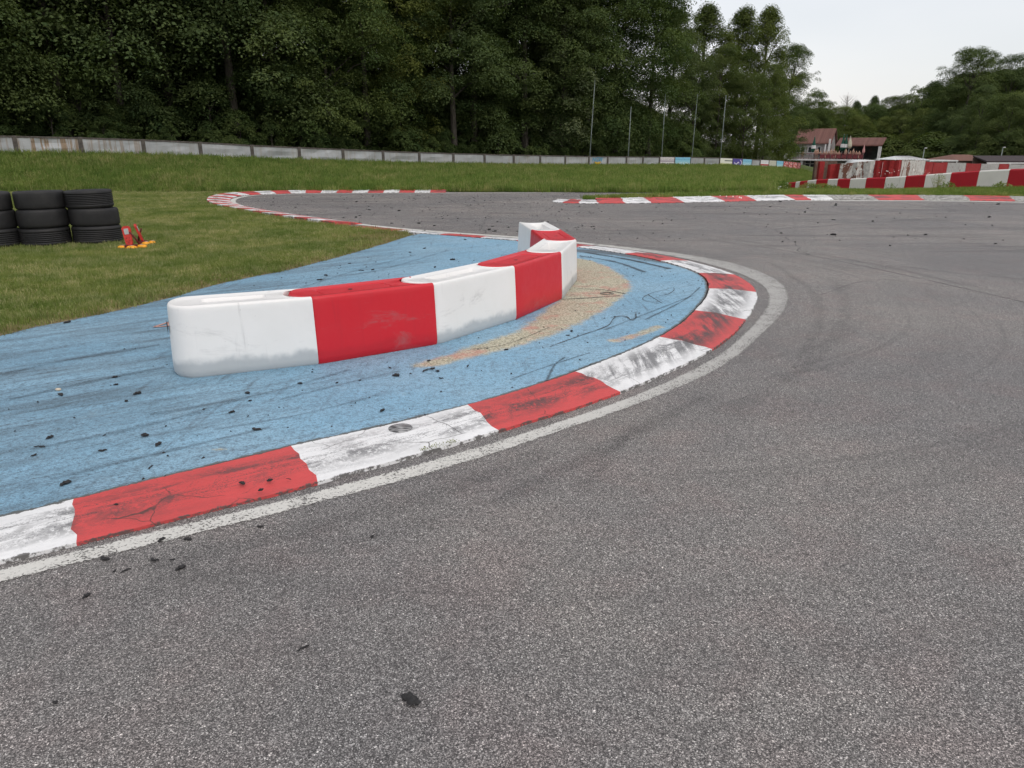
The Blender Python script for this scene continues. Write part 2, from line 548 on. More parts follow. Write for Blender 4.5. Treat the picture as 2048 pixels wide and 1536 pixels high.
def mat_apron():
    m = NT('blue_painted_concrete')
    p = m.pos()
    x, y, z = m.sep(p)
    p2 = m.comb(x, y, 0)
    q = m.map(p2, rot=(0, 0, -KANG))
    # streaks along the direction of travel
    st = m.noise(m.map(q, scale=(0.55, 5.0, 1)), 1.0, 6, 0.68, 0.5)
    st2 = m.noise(m.map(q, scale=(1.6, 26.0, 1)), 1.0, 4, 0.62, 0.8)
    st3 = m.noise(m.map(q, scale=(0.9, 9.0, 1), loc=(4, 2, 0)), 1.0, 5, 0.7, 0.4)
    blot = m.noise(p2, 1.1, 5, 0.62)
    base = m.mix(m.rng(blot, 0.35, 0.68), (0.25, 0.46, 0.62), (0.34, 0.545, 0.69))
    grit = m.noise(p2, 150, 3, 0.75)
    grit2 = m.sep(m.voro(p2, 95))[0]
    base = m.mix(m.rng(grit, 0.46, 0.72, 0, 0.6), base, (0.055, 0.15, 0.26))
    base = m.mix(m.rng(grit2, 0.80, 1.0, 0, 0.55), base, (0.34, 0.56, 0.74))
    # fine brushed ribs of the concrete
    ux, uy, _ = m.sep(m.map(q, rot=(0, 0, R(-72))))
    wob = m.noise(p2, 6.0, 3)
    rib = m.m('SINE', m.m('ADD', m.m('MULTIPLY', ux, 300.0), m.m('MULTIPLY', wob, 14.0)))
    base = m.mix(m.m('MULTIPLY', m.rng(rib, 0.1, 1.0, 0, 0.42), m.rng(m.noise(p2, 2.2, 4), 0.35, 0.65)), base, (0.05, 0.13, 0.22))
    mot = m.noise(p2, 13, 7, 0.78)
    mot2 = m.noise(m.map(p2, loc=(5, 8, 0)), 38, 5, 0.75)
    base = m.mix(m.rng(mot, 0.46, 0.66, 0, 0.5), base, (0.11, 0.18, 0.235))
    base = m.mix(m.rng(mot2, 0.50, 0.66, 0, 0.72), base, (0.085, 0.13, 0.17))
    mot3 = m.noise(m.map(p2, loc=(1, 3, 0)), 85, 3, 0.7)
    base = m.mix(m.rng(mot3, 0.50, 0.64, 0, 0.6), base, (0.07, 0.12, 0.165))
    base = m.mix(m.rng(m.noise(m.map(p2, loc=(2, 1, 0)), 5, 6, 0.75), 0.58, 0.70, 0, 0.45), base, (0.36, 0.52, 0.62))
    lw = m.attr('left')                    # rubbered-in end of the apron
    rub = m.attr('rub')
    dk = m.m('ADD', m.rng(st, 0.50, 0.76, 0, 0.45), m.m('MULTIPLY', lw, m.rng(st, 0.34, 0.66, 0.16, 0.62)))
    base = m.mix(m.m('MULTIPLY', dk, m.rng(grit, 0.35, 0.62, 0.55, 1.0)), base, (0.065, 0.082, 0.095))
    base = m.mix(m.m('MULTIPLY', m.rng(m.m('ADD', st2, m.m('MULTIPLY', m.m('SUBTRACT', mot2, 0.5), 0.5)), 0.54, 0.72, 0, 0.55), m.m('ADD', 0.4, m.m('MULTIPLY', lw, 0.6))), base, (0.055, 0.065, 0.075))
    base = m.mix(m.m('MULTIPLY', m.rng(st3, 0.60, 0.76, 0, 0.42), m.m('ADD', lw, 0.25)), base, (0.115, 0.09, 0.065))
    sk = m.noise(m.map(p2, scale=(14.0, 1.1, 1), rot=(0, 0, R(-28))), 1.0, 4, 0.6, 0.5)
    base = m.mix(m.m('MULTIPLY', m.rng(sk, 0.56, 0.70, 0, 0.5), m.rng(m.noise(p2, 0.8, 3), 0.42, 0.62)), base, (0.07, 0.085, 0.10))
    # paint worn off: sandy yellow concrete with older red paint
    ye = m.attr('yel')
    yn = m.m('ADD', ye, m.m('ADD', m.m('MULTIPLY', m.m('SUBTRACT', m.noise(p2, 7, 6, 0.75), 0.5), 0.9), m.m('MULTIPLY', m.m('SUBTRACT', grit, 0.5), 0.9)))
    ym = m.rng(yn, 0.34, 0.62, 0, 0.93)
    sand = m.mix(m.rng(m.m('ADD', m.m('MULTIPLY', grit, 0.6), m.m('MULTIPLY', grit2, 0.4)), 0.36, 0.62), (0.60, 0.55, 0.40), (0.28, 0.245, 0.16))
    sand = m.mix(m.rng(m.noise(p2, 2.6, 5, 0.7), 0.50, 0.66, 0, 0.62), sand, (0.52, 0.20, 0.15))
    base = m.mix(ym, base, sand)
    # rubber smears
    rn = m.m('ADD', rub, m.m('MULTIPLY', m.m('SUBTRACT', m.noise(p2, 9, 5, 0.75), 0.5), 0.7))
    base = m.mix(m.rng(rn, 0.45, 0.95, 0, 0.8), base, (0.075, 0.08, 0.085))
    # bare, dirty edge
    ed = m.attr('edge')
    en = m.m('ADD', m.m('MULTIPLY', ed, 26.0), m.m('MULTIPLY', m.m('SUBTRACT', m.noise(p2, 14, 6, 0.75), 0.5), 2.4))
    base = m.mix(m.rng(en, 0.30, 0.62, 0.85, 0.0), base, (0.10, 0.095, 0.08))
    h = m.m('ADD', m.m('MULTIPLY', rib, 0.35), m.m('ADD', grit, grit2))
    return m.done(m.bsdf(base, 0.7, m.bump(h, 0.3, 0.004), 0, 0.35))


def mat_ground(name, a, b, soil, soil_attr=None, scale=1.0):
    m = NT(name)
    p = m.pos()
    n1 = m.noise(p, 0.5 * scale, 5, 0.65)
    n2 = m.noise(p, 18 * scale, 5, 0.7)
    c = m.mix(m.rng(n1, 0.3, 0.7), a, b)
    c = m.mix(m.rng(n2, 0.35, 0.75, 0, 0.8), c, soil)
    if soil_attr:
        c = m.mix(m.m('MULTIPLY', m.attr(soil_attr), m.rng(m.noise(p, 5, 5, 0.7), 0.25, 0.55)), c, m.mix(n2, (0.20, 0.15, 0.095), (0.36, 0.29, 0.18)))
    return m.done(m.bsdf(c, 0.95, m.bump(n2, 0.8, 0.04), 0, 0.1))


def mat_blade(name, c1, c2, dry, drylo=0.58, dryhi=0.78, trans=0.35, pscale=0.55):
    m = NT(name)
    p = m.pos()
    r = m.rnd()
    c = m.mix(r, c1, c2)
    n = m.noise(p, pscale, 4, 0.6)
    n2 = m.noise(p, 3.2, 3, 0.6)
    dm = m.m('ADD', m.m('MULTIPLY', n, 0.6), m.m('MULTIPLY', n2, 0.4))
    dm = m.m('ADD', dm, m.m('MULTIPLY', m.m('SUBTRACT', m.m('FRACT', m.m('MULTIPLY', r, 17.3)), 0.5), 0.35))
    c = m.mix(m.rng(dm, drylo, dryhi, 0, 0.9), c, dry)
    c = m.mix(m.rng(m.noise(m.map(p, loc=(7, 3, 0)), 0.9, 5, 0.68), 0.36, 0.64), c, m.mix(1.0, c, (0.62, 0.74, 0.64), 'MULTIPLY'))
    d = m.n('ShaderNodeBsdfDiffuse', {'Color': c}).outputs[0]
    t = m.n('ShaderNodeBsdfTranslucent', {'Color': m.mix(1.0, c, (1.1, 1.15, 0.6), 'MULTIPLY')}).outputs[0]
    return m.done(m.n('ShaderNodeMixShader', {0: trans, 1: d, 2: t}).outputs[0])


M_ASPH = mat_asphalt()
M_KRED = mat_kerb('kerb_red_paint', (0.60, 0.075, 0.075), (0.065, 0.055, 0.055))
M_KWHITE = mat_kerb('kerb_white_paint', (0.80, 0.80, 0.80), (0.14, 0.14, 0.145))
M_LINE = mat_line('worn_white_line')
M_APRON = mat_apron()
M_INFIELD = mat_ground('infield_turf', (0.085, 0.10, 0.035), (0.13, 0.14, 0.055), (0.17, 0.14, 0.08), 'soil')
M_BANK = mat_ground('bank_turf', (0.06, 0.09, 0.025), (0.085, 0.12, 0.035), (0.09, 0.08, 0.035))
M_EARTH = mat_ground('earth', (0.03, 0.035, 0.016), (0.05, 0.055, 0.025), (0.035, 0.03, 0.018), None, 0.3)
M_BLADE = mat_blade('short_grass_blade', (0.180, 0.225, 0.060), (0.285, 0.320, 0.110), (0.52, 0.46, 0.26), 0.45, 0.70)
M_BLADE2 = mat_blade('bank_grass_blade', (0.150, 0.215, 0.055), (0.255, 0.315, 0.095), (0.40, 0.36, 0.17), 0.50, 0.72, 0.35, 0.25)

# ================================================================== GROUND
def ground_z(x, y):
    z = -0.09
    if y > 27.0:
        z -= min(2.6, 0.055 * (y - 27.0))
    return z


vv, ff = [], []
gx = [-900, -500, -300, -200, -140, -100, -70, -50, -35, -20, -8, 0, 8, 16, 24, 32, 40, 50, 62, 76, 92, 110, 140, 200, 300, 500, 900]
gy = [-400, -200, -80, -40, -20, -8, 0, 10, 20, 27, 30, 35, 40, 46, 52, 60, 70, 80, 90, 105, 125, 150, 180, 240, 350, 600, 1200]
for yy in gy:
    for xx in gx:
        vv.append((xx, yy, ground_z(xx, yy)))
for j in range(len(gy) - 1):
    for i in range(len(gx) - 1):
        a = j * len(gx) + i
        ff.append((a, a + 1, a + 1 + len(gx), a + len(gx)))
tag(mesh_obj('ground', pydata('ground', vv, ff), M_EARTH), kind='structure')

# the asphalt: one flat sheet under everything near
vv, ff = [], []
ax = np.linspace(-34, 34, 35); ay = np.linspace(-14, 28.6, 22)
for yy in ay:
    for xx in ax: vv.append((xx, yy, 0.0))
for j in range(len(ay) - 1):
    for i in range(len(ax) - 1):
        a = j * len(ax) + i
        ff.append((a, a + 1, a + 1 + len(ax), a + len(ax)))
tag(mesh_obj('race_track', pydata('race_track', vv, ff), M_ASPH), kind='structure')

# ------------------------------------------------------------------ the apex kerb, block by block
KJ = [  # (inside corner, track-side corner), in photograph pixels
    ((150, 998), (150, 1086)), ((582, 893), (635, 965)), ((937, 810), (995, 862)), ((1150, 743), (1241, 784)),
    ((1318, 674), (1424, 699)), ((1390, 621), (1492, 639)), ((1418, 577), (1513, 584)), ((1400, 549.6), (1469, 549.6)),
    ((1343, 525.5), (1378, 522)), ((1276, 511.5), (1295, 506)), ((1182, 497.5), (1190, 492)), ((1060, 484.5), (1062, 479.5)),
    ((988, 478), (988, 473.5)), ((908, 472), (908, 467.6)), ((824, 465.5), (824, 461)), ((742, 457.5), (742, 453)),
]
def flat(v): return Vector((v.x, v.y, 0))


ki = [flat(G(*a, 0.042)) for a, b in KJ]; ko = [flat(G(*b, 0.014)) for a, b in KJ]
# run on out of the frame at the near end, along the same line
d_in = (ki[0] - ki[1]).normalized(); d_out = (ko[0] - ko[1]).normalized()
ki = [ki[0] + d_in * 3.2, ki[0] + d_in * 1.1] + ki
ko = [ko[0] + d_out * 3.2, ko[0] + d_out * 1.1] + ko
# at the far side the photograph foreshortens the width: keep the block's real width there
for i in range(9, len(ki)):
    t = (ko[min(i + 1, len(ko) - 1)] - ko[i - 1]).normalized()
    nrm = Vector((-t.y, t.x, 0))
    w = 0.46 if i < 13 else 0.42
    ki[i] = ko[i] + nrm * w if nrm.dot(HC - ko[i]) > 0 else ko[i] - nrm * w
PER = 10
KI, KO = catmull(ki, PER), catmull(ko, PER)
kerb_root = tag(empty('kerb', tuple(KO[0])), kind='structure')
kerb_root.location = (0, 0, 0)
colours = ['R', 'W'] + ['R', 'W', 'R', 'W', 'R', 'W', 'R', 'W', 'R', 'W', 'R', 'W', 'R', 'W', 'R']
wears = [0.3, 0.35, 0.36, 0.28, 0.5, 0.80, 0.98, 0.98, 0.85, 0.7, 0.55, 0.5, 0.3, 0.3, 0.3, 0.3, 0.3]
NV = 7


def kerb_profile(v, raised=0.0):        # height over the asphalt, v: 0 track side .. 1 inside
    return 0.016 + 0.028 * min(1.0, v * 1.8) + raised * v


def kerb_block(name, lo, hi, mat, wear, parent, raised=0.0, jit=0.012):
    verts, uvs, faces = [], [], []
    n = hi - lo
    run = 0.0
    for k in range(lo, hi + 1):
        if k > lo: run += ((KIc[k] + KOc[k]) * 0.5 - (KIc[k - 1] + KOc[k - 1]) * 0.5).length
        t = (KOc[min(k + 1, len(KOc) - 1)] - KOc[max(k - 1, 0)]).normalized()
        for v in range(NV + 1):
            f = v / NV
            p = KOc[k].lerp(KIc[k], f)
            if k in (lo, hi):
                p = p + t * jit * (mnoise.noise(Vector((k * 3.7, f * 5.0, 0.3))) * 2.0)
            if v in (0, NV):
                q = mnoise.noise(Vector((p.x * 7, p.y * 7, 1.3))) * 0.008
                p = p + (KIc[k] - KOc[k]).normalized() * q
            z = kerb_profile(f, raised) + mnoise.noise(Vector((p.x * 2, p.y * 2, 0))) * 0.004
            verts.append((p.x, p.y, z)); uvs.append((run, f))
    W = NV + 1
    for a in range(n):
        for v in range(NV):
            i = a * W + v
            faces.append((i, i + W, i + W + 1, i + 1))
    # skirt so that the block has a body
    base = len(verts)
    ring = [a * W for a in range(n + 1)] + [n * W + v for v in range(1, W)] + [a * W + NV for a in range(n - 1, -1, -1)] + [v for v in range(NV - 1, 0, -1)]
    for r in ring:
        verts.append((verts[r][0], verts[r][1], -0.05)); uvs.append(uvs[r])
    for k in range(len(ring)):
        a, b = ring[k], ring[(k + 1) % len(ring)]
        faces.append((a, base + k, base + (k + 1) % len(ring), b))
    me = pydata(name, verts, faces)
    uvl = me.uv_layers.new(name='UVMap')
    li = np.zeros(len(me.loops), dtype=np.int32)
    me.loops.foreach_get('vertex_index', li)
    uvl.data.foreach_set('uv', np.asarray(uvs, dtype=np.float32)[li].ravel())
    bm = bmesh.new(); bm.from_mesh(me)
    bmesh.ops.recalc_face_normals(bm, faces=bm.faces[:])
    bm.to_mesh(me); bm.free()
    o = mesh_obj(name, me, mat, parent)
    o['wear'] = float(wear)
    return o


KIc, KOc = KI, KO
for s in range(len(ki) - 1):
    kerb_block('kerb_block', s * PER, (s + 1) * PER, M_KRED if colours[s] == 'R' else M_KWHITE, wears[s], kerb_root)

# ------------------------------------------------------------------ the white edge line, near corner then round the left-hand bend
LN_O = [(0, 1167), (300, 1092), (560, 1027), (900, 936), (1140, 857), (1300, 800), (1440, 737), (1540, 655), (1577, 605), (1568, 571), (1530, 547), (1470, 527), (1380, 510), (1300, 499.5), (1200, 488.5)]
LN_I = [(0, 1141), (300, 1066), (560, 1003), (900, 911), (1140, 837), (1300, 779), (1440, 708), (1515, 640), (1536, 603), (1526, 575), (1488, 552), (1430, 533), (1350, 514), (1280, 503), (1190, 491)]
lo_ = [G(*q) for q in LN_O]; li_ = [G(*q) for q in LN_I]
lo_.insert(0, lo_[0] + (lo_[0] - lo_[1]).normalized() * 3); li_.insert(0, li_[0] + (li_[0] - li_[1]).normalized() * 3)
LO, LI = catmull(lo_, 8), catmull(li_, 8)


def strip_obj(name, A, B, z, mat, nv=3):
    verts, uvs, faces = [], [], []
    run = 0.0
    for k in range(len(A)):
        if k: run += (A[k] - A[k - 1]).length
        for v in range(nv + 1):
            f = v / nv
            p = A[k].lerp(B[k], f)
            verts.append((p.x, p.y, p.z + z)); uvs.append((run, f))
    W = nv + 1
    for k in range(len(A) - 1):
        for v in range(nv):
            i = k * W + v
            faces.append((i, i + W, i + W + 1, i + 1))
    me = pydata(name, verts, faces)
    uvl = me.uv_layers.new(name='UVMap')
    li = np.zeros(len(me.loops), dtype=np.int32)
    me.loops.foreach_get('vertex_index', li)
    uvl.data.foreach_set('uv', np.asarray(uvs, dtype=np.float32)[li].ravel())
    bm = bmesh.new(); bm.from_mesh(me)
    for f in bm.faces:
        if f.normal.z < 0: f.normal_flip()
    bm.to_mesh(me); bm.free()
    return mesh_obj(name, me, mat)


o = tag(strip_obj('edge_line', LO, LI, 0.004, M_LINE), kind='structure'); o['wear'] = 0.0
# the part beyond the corner: centre line in pixels, constant real width
C2 = [(1190, 489.6), (1110, 481.2), (1035, 475), (979, 471), (907, 466.2), (825, 459.5), (774, 454.8), (652, 440.5), (560, 427), (500, 416.5), (476, 410), (466, 404), (474, 396.5), (507, 391), (550, 389), (652, 387.2), (895, 386.0), (1000, 385.4), (1150, 385.0)]
c2 = Curve([G(*q) for q in C2], 10)


def offset_curve(c, off, n):
    out = []
    for k in range(n + 1):
        s = c.length * k / n
        t = c.tan(s)
        out.append(c.at(s) + Vector((-t.y, t.x, 0)) * off)
    return out


o = tag(strip_obj('edge_line', offset_curve(c2, -0.085, 160), offset_curve(c2, 0.085, 160), 0.004, M_LINE), kind='structure'); o['wear'] = -0.12

# kerb round the left-hand hairpin (outside of the line)
C3 = [(892, 384.6), (713, 385.0), (610, 385.6), (540, 387.4), (480, 390.3), (448, 396), (440, 404), (456, 411.5), (490, 418.6), (560, 430.5), (640, 442), (700, 450)]
c3 = Curve([G(*q) for q in C3], 12)
kerb2 = tag(empty('kerb'), kind='structure')
nseg = int(c3.length / 0.56)
ks = np.linspace(0, c3.length, nseg * 3 + 1)
mid = [c3.at(s) for s in ks]
nrm = []
for s in ks:
    t = c3.tan(s); nrm.append(Vector((t.y, -t.x, 0)))
if (mid[len(mid) // 2] + nrm[len(mid) // 2] - Vector((-4, 22, 0))).length < (mid[len(mid) // 2] - Vector((-4, 22, 0))).length:
    nrm = [-n for n in nrm]
KOc = [p - n * 0.30 for p, n in zip(mid, nrm)]
KIc = [p + n * 0.36 for p, n in zip(mid, nrm)]
for s in range(nseg):
    kerb_block('kerb_block', s * 3, s * 3 + 3, M_KRED if s % 2 == 0 else M_KWHITE, 0.2 if s > 8 else 0.45, kerb2, 0.04, 0.0)

# the raised kerb across the track on the right
RK_J = [(1104, 404), (1125, 406), (1158, 407.2), (1197, 407.2), (1250, 407), (1302, 406.6), (1368, 405.6), (1449, 403.6), (1513, 402), (1590, 400.8), (1622, 400.6), (1668, 400.6), (1757, 400.6), (1850, 400.8), (1942, 401.6), (2030, 403.2), (2120, 405)]
RK_C = ['W', 'R', 'W', 'R', 'W', 'R', 'W', 'R', 'W', 'R', 'W', 'G', 'R', 'G', 'R', 'G', 'R']
m_ = NT('kerb_bare_concrete')
p_ = m_.pos()
nA = m_.noise(p_, 14, 6, 0.75); nB = m_.noise(m_.map(p_, scale=(1.2, 5, 1), rot=(0, 0, R(35))), 2.0, 5, 0.7, 0.5)
cG = m_.mix(m_.rng(nA, 0.40, 0.62), (0.20, 0.195, 0.18), (0.50, 0.49, 0.46))
cG = m_.mix(m_.rng(nB, 0.52, 0.62, 0, 0.75), cG, (0.10, 0.095, 0.085))
M_KGREY = m_.done(m_.bsdf(cG, 0.85, m_.bump(nA, 0.6, 0.02), 0, 0.2))
rko = [G(*q) for q in RK_J]
KOc = catmull(rko, 6)
KIc = []
for k in range(len(KOc)):
    t = (KOc[min(k + 1, len(KOc) - 1)] - KOc[max(k - 1, 0)]).normalized()
    w = 0.25 + 0.5 * min(1.0, k / 30.0)
    KIc.append(KOc[k] + Vector((-t.y, t.x, 0)) * w)
kerb3 = tag(empty('kerb'), kind='structure')
for s in range(len(rko) - 1):
    c = RK_C[s]
    kerb_block('kerb_block', s * 6, s * 6 + 6, {'R': M_KRED, 'W': M_KWHITE, 'G': M_KGREY}[c], 0.25, kerb3, 0.085 if s > 2 else 0.04, 0.03)
RK_BACK = [p.copy() for p in KIc]
# its white line, and a return kerb round the tip
o = tag(strip_obj('edge_line', [G(x, y + 0.4) for x, y in RK_J[9:]], [G(x, y + 1.7) for x, y in RK_J[9:]], 0.004, M_LINE), kind='structure'); o['wear'] = -0.15
KOc = catmull([G(1104, 404), G(1118, 401.3), G(1140, 400.0), G(1172, 398.6)], 4)
KIc = [p + Vector((0.18, -0.42, 0)) * min(1, i / 6) for i, p in enumerate(KOc)]
for s in range(3):
    kerb_block('kerb_block', s * 4, s * 4 + 4, [M_KWHITE, M_KRED, M_KWHITE][s], 0.2, kerb3, 0.0, 0.0)

# ------------------------------------------------------------------ the blue apron inside the corner
AP_EDGE = [(822, 470.5), (760, 490), (690, 510), (625, 527), (560, 543), (490, 556), (420, 572), (330, 598), (200, 628), (60, 656), (0, 671)]
ap_e = [flat(G(*q, 0.036)) for q in AP_EDGE]
dd = (ap_e[-1] - ap_e[-3]).normalized()
ap_e += [ap_e[-1] + dd * 1.2, ap_e[-1] + dd * 3.0]
ap_in = []
for k in range(0, len(KI)):
    t = (KI[min(k + 1, len(KI) - 1)] - KI[max(k - 1, 0)]).normalized()
    nn = (KI[k] - KO[k]).normalized()
    ap_in.append(KI[k] + nn * (0.020 + 0.010 * mnoise.noise(KI[k] * 9.0)))
ap_in = [p for p in ap_in if True]
end_k = max(i for i, p in enumerate(ap_in) if p.x > ap_e[0].x + 0.1)
ap_rag = []
for i, p in enumerate(catmull(ap_e, 16)):
    ap_rag.append(p + Vector((0, 1, 0)) * (mnoise.noise(Vector((p.x * 3, p.y * 3, 0))) * 0.07 + mnoise.noise(Vector((p.x * 11, p.y * 11, 5))) * 0.04))
AP_POLY = [(p.x, p.y) for p in ap_in[:end_k + 1]] + [(p.x, p.y) for p in ap_rag]
apron = tag(sheet('apron', AP_POLY, 0.05, lambda x, y: 0.036 + 0.004 * mnoise.noise(Vector((x, y, 0))), M_APRON, skirt=0.08), kind='structure')
nv = len(apron.data.vertices)
co = np.empty(nv * 3); apron.data.vertices.foreach_get('co', co); P2 = co.reshape(-1, 3)[:, :2]
YP = [(1120, 519), (1155, 517), (1181, 521), (1216, 534), (1243, 552), (1259, 563.6), (1259, 580), (1243, 596), (1202, 622), (1158, 646), (1099, 672), (1037, 692), (967, 709), (909, 722), (850, 735), (823, 730), (850, 722), (909, 706), (967, 685), (1026, 667.6), (1061, 645.6), (1099, 616), (1125, 596), (1120, 560)]
yp = [flat(G(*q, 0.036)) for q in YP]
dy_ = dist_poly(P2, yp, True); sgn = np.where(inside(P2, yp), 1, -1)
yel = np.clip(0.5 + sgn * dy_ / 0.26, 0, 1)
for seg, wd, amp in (([(1228, 690), (1270, 680), (1318, 662)], 0.09, 0.62), ([(1150, 505), (1200, 508)], 0.05, 0.4), ([(420, 915), (470, 908)], 0.03, 0.6)):
    yel = np.maximum(yel, amp * np.clip(1.3 - dist_poly(P2, [G(*q) for q in seg]) / wd, 0, 1))
rub = np.zeros(nv)
for seg, wd, amp in (([(1160, 506), (1240, 513), (1330, 528)], 0.34, 0.95), ([(1340, 530), (1400, 560)], 0.12, 0.5),
                     ([(960, 607), (1100, 599), (1200, 594), (1245, 590)], 0.022, 0.9), ([(1155, 579), (1210, 581), (1248, 588)], 0.02, 0.8),
                     ([(1100, 694), (1160, 672), (1220, 650), (1232, 634), (1262, 640), (1270, 628)], 0.012, 0.9),
                     ([(1290, 600), (1330, 585), (1345, 578), (1310, 580), (1286, 596), (1300, 612), (1325, 606)], 0.010, 0.8),
                     ([(1060, 745), (1130, 715), (1200, 690)], 0.02, 0.6), ([(1150, 640), (1260, 625), (1390, 600)], 0.05, 0.45),
                     ([(700, 760), (800, 700), (880, 680)], 0.08, 0.35)):
    rub = np.maximum(rub, amp * np.clip(1.25 - dist_poly(P2, catmull([G(*q) for q in seg], 6)) / wd, 0, 1))
add_attr(apron.data, 'yel', yel)
add_attr(apron.data, 'rub', rub)
add_attr(apron.data, 'left', np.clip((-0.6 - P2[:, 0]) / 2.2, 0, 1))
add_attr(apron.data, 'edge', dist_poly(P2, AP_POLY, True))
AP_Z = 0.036

# ------------------------------------------------------------------ the infield grass
foot_l = [Vector((-6.0, 27.75, 0)), Vector((-11.7, 27.7, 0)), Vector((-20, 27.3, 0)), Vector((-33.5, 25.0, 0))]
IN_EDGE = [(815, 467), (742, 460.0), (690, 454.5), (640, 446.8), (560, 434.5), (490, 422.0), (446, 413.5), (428, 404), (440, 394), (480, 388.2), (545, 385.4), (620, 383.6), (720, 383), (892, 382.6)]
in_e = [G(*q) for q in IN_EDGE]
INF = [(p.x, p.y) for p in ap_rag[::-1]] + [(p.x, p.y) for p in in_e] + [(p.x, p.y) for p in foot_l] + [(-33.5, 3.0)]


def infield_z(x, y):
    return 0.03 + 0.02 * mnoise.noise(Vector((x * 0.35, y * 0.35, 4.0)))


infield = tag(sheet('infield', INF, 0.22, infield_z, M_INFIELD, skirt=0.05), kind='structure')
nv = len(infield.data.vertices)
co = np.empty(nv * 3); infield.data.vertices.foreach_get('co', co); PI_ = co.reshape(-1, 3)[:, :2]
de = np.minimum(dist_poly(PI_, ap_rag), dist_poly(PI_, in_e[:6]))
patch = np.clip(1.4 - np.hypot((PI_[:, 0] - G(790, 478).x) / 0.9, (PI_[:, 1] - G(790, 478).y) / 0.8), 0, 1)
nz_ = np.array([mnoise.noise(Vector((x * 1.7, y * 1.7, 3.0))) for x, y in PI_])
soil = np.maximum(np.clip(1.0 - de / (0.30 + 0.22 * nz_), 0, 1), patch)
add_attr(infield.data, 'soil', soil)


# ------------------------------------------------------------------ tufts of grass
def tuft(name, n, h, spread, wid, mat, lean=0.5, seed=0):
    r = random.Random(seed)
    verts, faces = [], []
    for _ in range(n):
        a = r.uniform(0, 2 * math.pi); d = spread * math.sqrt(r.random())
        bx, by = d * math.cos(a), d * math.sin(a)
        la = r.uniform(0, 2 * math.pi); ln = r.uniform(0.1, 1.0) * lean
        hh = h * r.uniform(0.55, 1.15); ww = wid * r.uniform(0.7, 1.3)
        ta = la + math.pi / 2 + r.uniform(-0.6, 0.6)
        tx, ty = math.cos(ta) * ww / 2, math.sin(ta) * ww / 2
        ox, oy = math.cos(la) * ln * hh, math.sin(la) * ln * hh
        i = len(verts)
        verts += [(bx - tx, by - ty, -0.01), (bx + tx, by + ty, -0.01),
                  (bx + ox * 0.35 - tx * 0.8, by + oy * 0.35 - ty * 0.8, hh * 0.6), (bx + ox * 0.35 + tx * 0.8, by + oy * 0.35 + ty * 0.8, hh * 0.6),
                  (bx + ox, by + oy, hh * (1 - 0.25 * ln))]
        faces += [(i, i + 1, i + 3, i + 2), (i + 2, i + 3, i + 4)]
    me = pydata(name, verts, faces)
    me.materials.append(mat)
    return bpy.data.objects.new(name, me)


def tuft_set(name, specs, mat):
    c = bpy.data.collections.new(name)
    for k, (n, h, sp, w, ln) in enumerate(specs):
        c.objects.link(tuft('tuft', n, h, sp, w, mat, ln, 100 + k))
    return c


TUFT_S = tuft_set('short_tufts', [(12, 0.045, 0.05, 0.005, 0.9), (14, 0.055, 0.06, 0.005, 0.8), (10, 0.038, 0.05, 0.006, 1.0), (12, 0.075, 0.05, 0.005, 0.7)], M_BLADE)
TUFT_B = tuft_set('bank_tufts', [(16, 0.18, 0.14, 0.016, 0.9), (18, 0.24, 0.16, 0.016, 0.8), (14, 0.14, 0.15, 0.02, 1.1), (12, 0.32, 0.12, 0.014, 0.7)], M_BLADE2)


def grow(name, src_me, coll, density, attr, smin, smax, seed, label=None):
    """scatter tufts over a copy of a surface"""
    o = mesh_obj(name, src_me.copy(), None)
    ng = bpy.data.node_groups.new(name + '_scatter', 'GeometryNodeTree')
    ng.interface.new_socket('Geometry', in_out='INPUT', socket_type='NodeSocketGeometry')
    ng.interface.new_socket('Geometry', in_out='OUTPUT', socket_type='NodeSocketGeometry')
    N = ng.nodes.new; L = ng.links.new
    gi = N('NodeGroupInput'); go = N('NodeGroupOutput')
    dp = N('GeometryNodeDistributePointsOnFaces'); dp.distribute_method = 'RANDOM'
    dp.inputs['Seed'].default_value = seed
    L(gi.outputs[0], dp.inputs['Mesh'])
    if attr:
        na = N('GeometryNodeInputNamedAttribute'); na.data_type = 'FLOAT'; na.inputs['Name'].default_value = attr
        mu = N('ShaderNodeMath'); mu.operation = 'MULTIPLY'; mu.inputs[1].default_value = density
        L(na.outputs['Attribute'], mu.inputs[0]); L(mu.outputs[0], dp.inputs['Density'])
    else:
        dp.inputs['Density'].default_value = density
    ci = N('GeometryNodeCollectionInfo'); ci.inputs['Collection'].default_value = coll
    ci.inputs['Separate Children'].default_value = True; ci.inputs['Reset Children'].default_value = True
    ip = N('GeometryNodeInstanceOnPoints'); ip.inputs['Pick Instance'].default_value = True
    L(dp.outputs['Points'], ip.inputs['Points']); L(ci.outputs[0], ip.inputs['Instance'])
    rv = N('FunctionNodeRandomValue'); rv.data_type = 'FLOAT_VECTOR'
    rv.inputs[0].default_value = (-0.15, -0.15, 0); rv.inputs[1].default_value = (0.15, 0.15, 6.283)
    L(rv.outputs[0], ip.inputs['Rotation'])
    rs = N('FunctionNodeRandomValue'); rs.data_type = 'FLOAT'
    rs.inputs[2].default_value = smin; rs.inputs[3].default_value = smax; rs.inputs['Seed'].default_value = 5
    L(rs.outputs[1], ip.inputs['Scale'])
    L(ip.outputs[0], go.inputs[0])
    md = o.modifiers.new('scatter', 'NODES'); md.node_group = ng
    tag(o, label, kind='stuff')
    if label: o['category'] = 'grass'
    return o


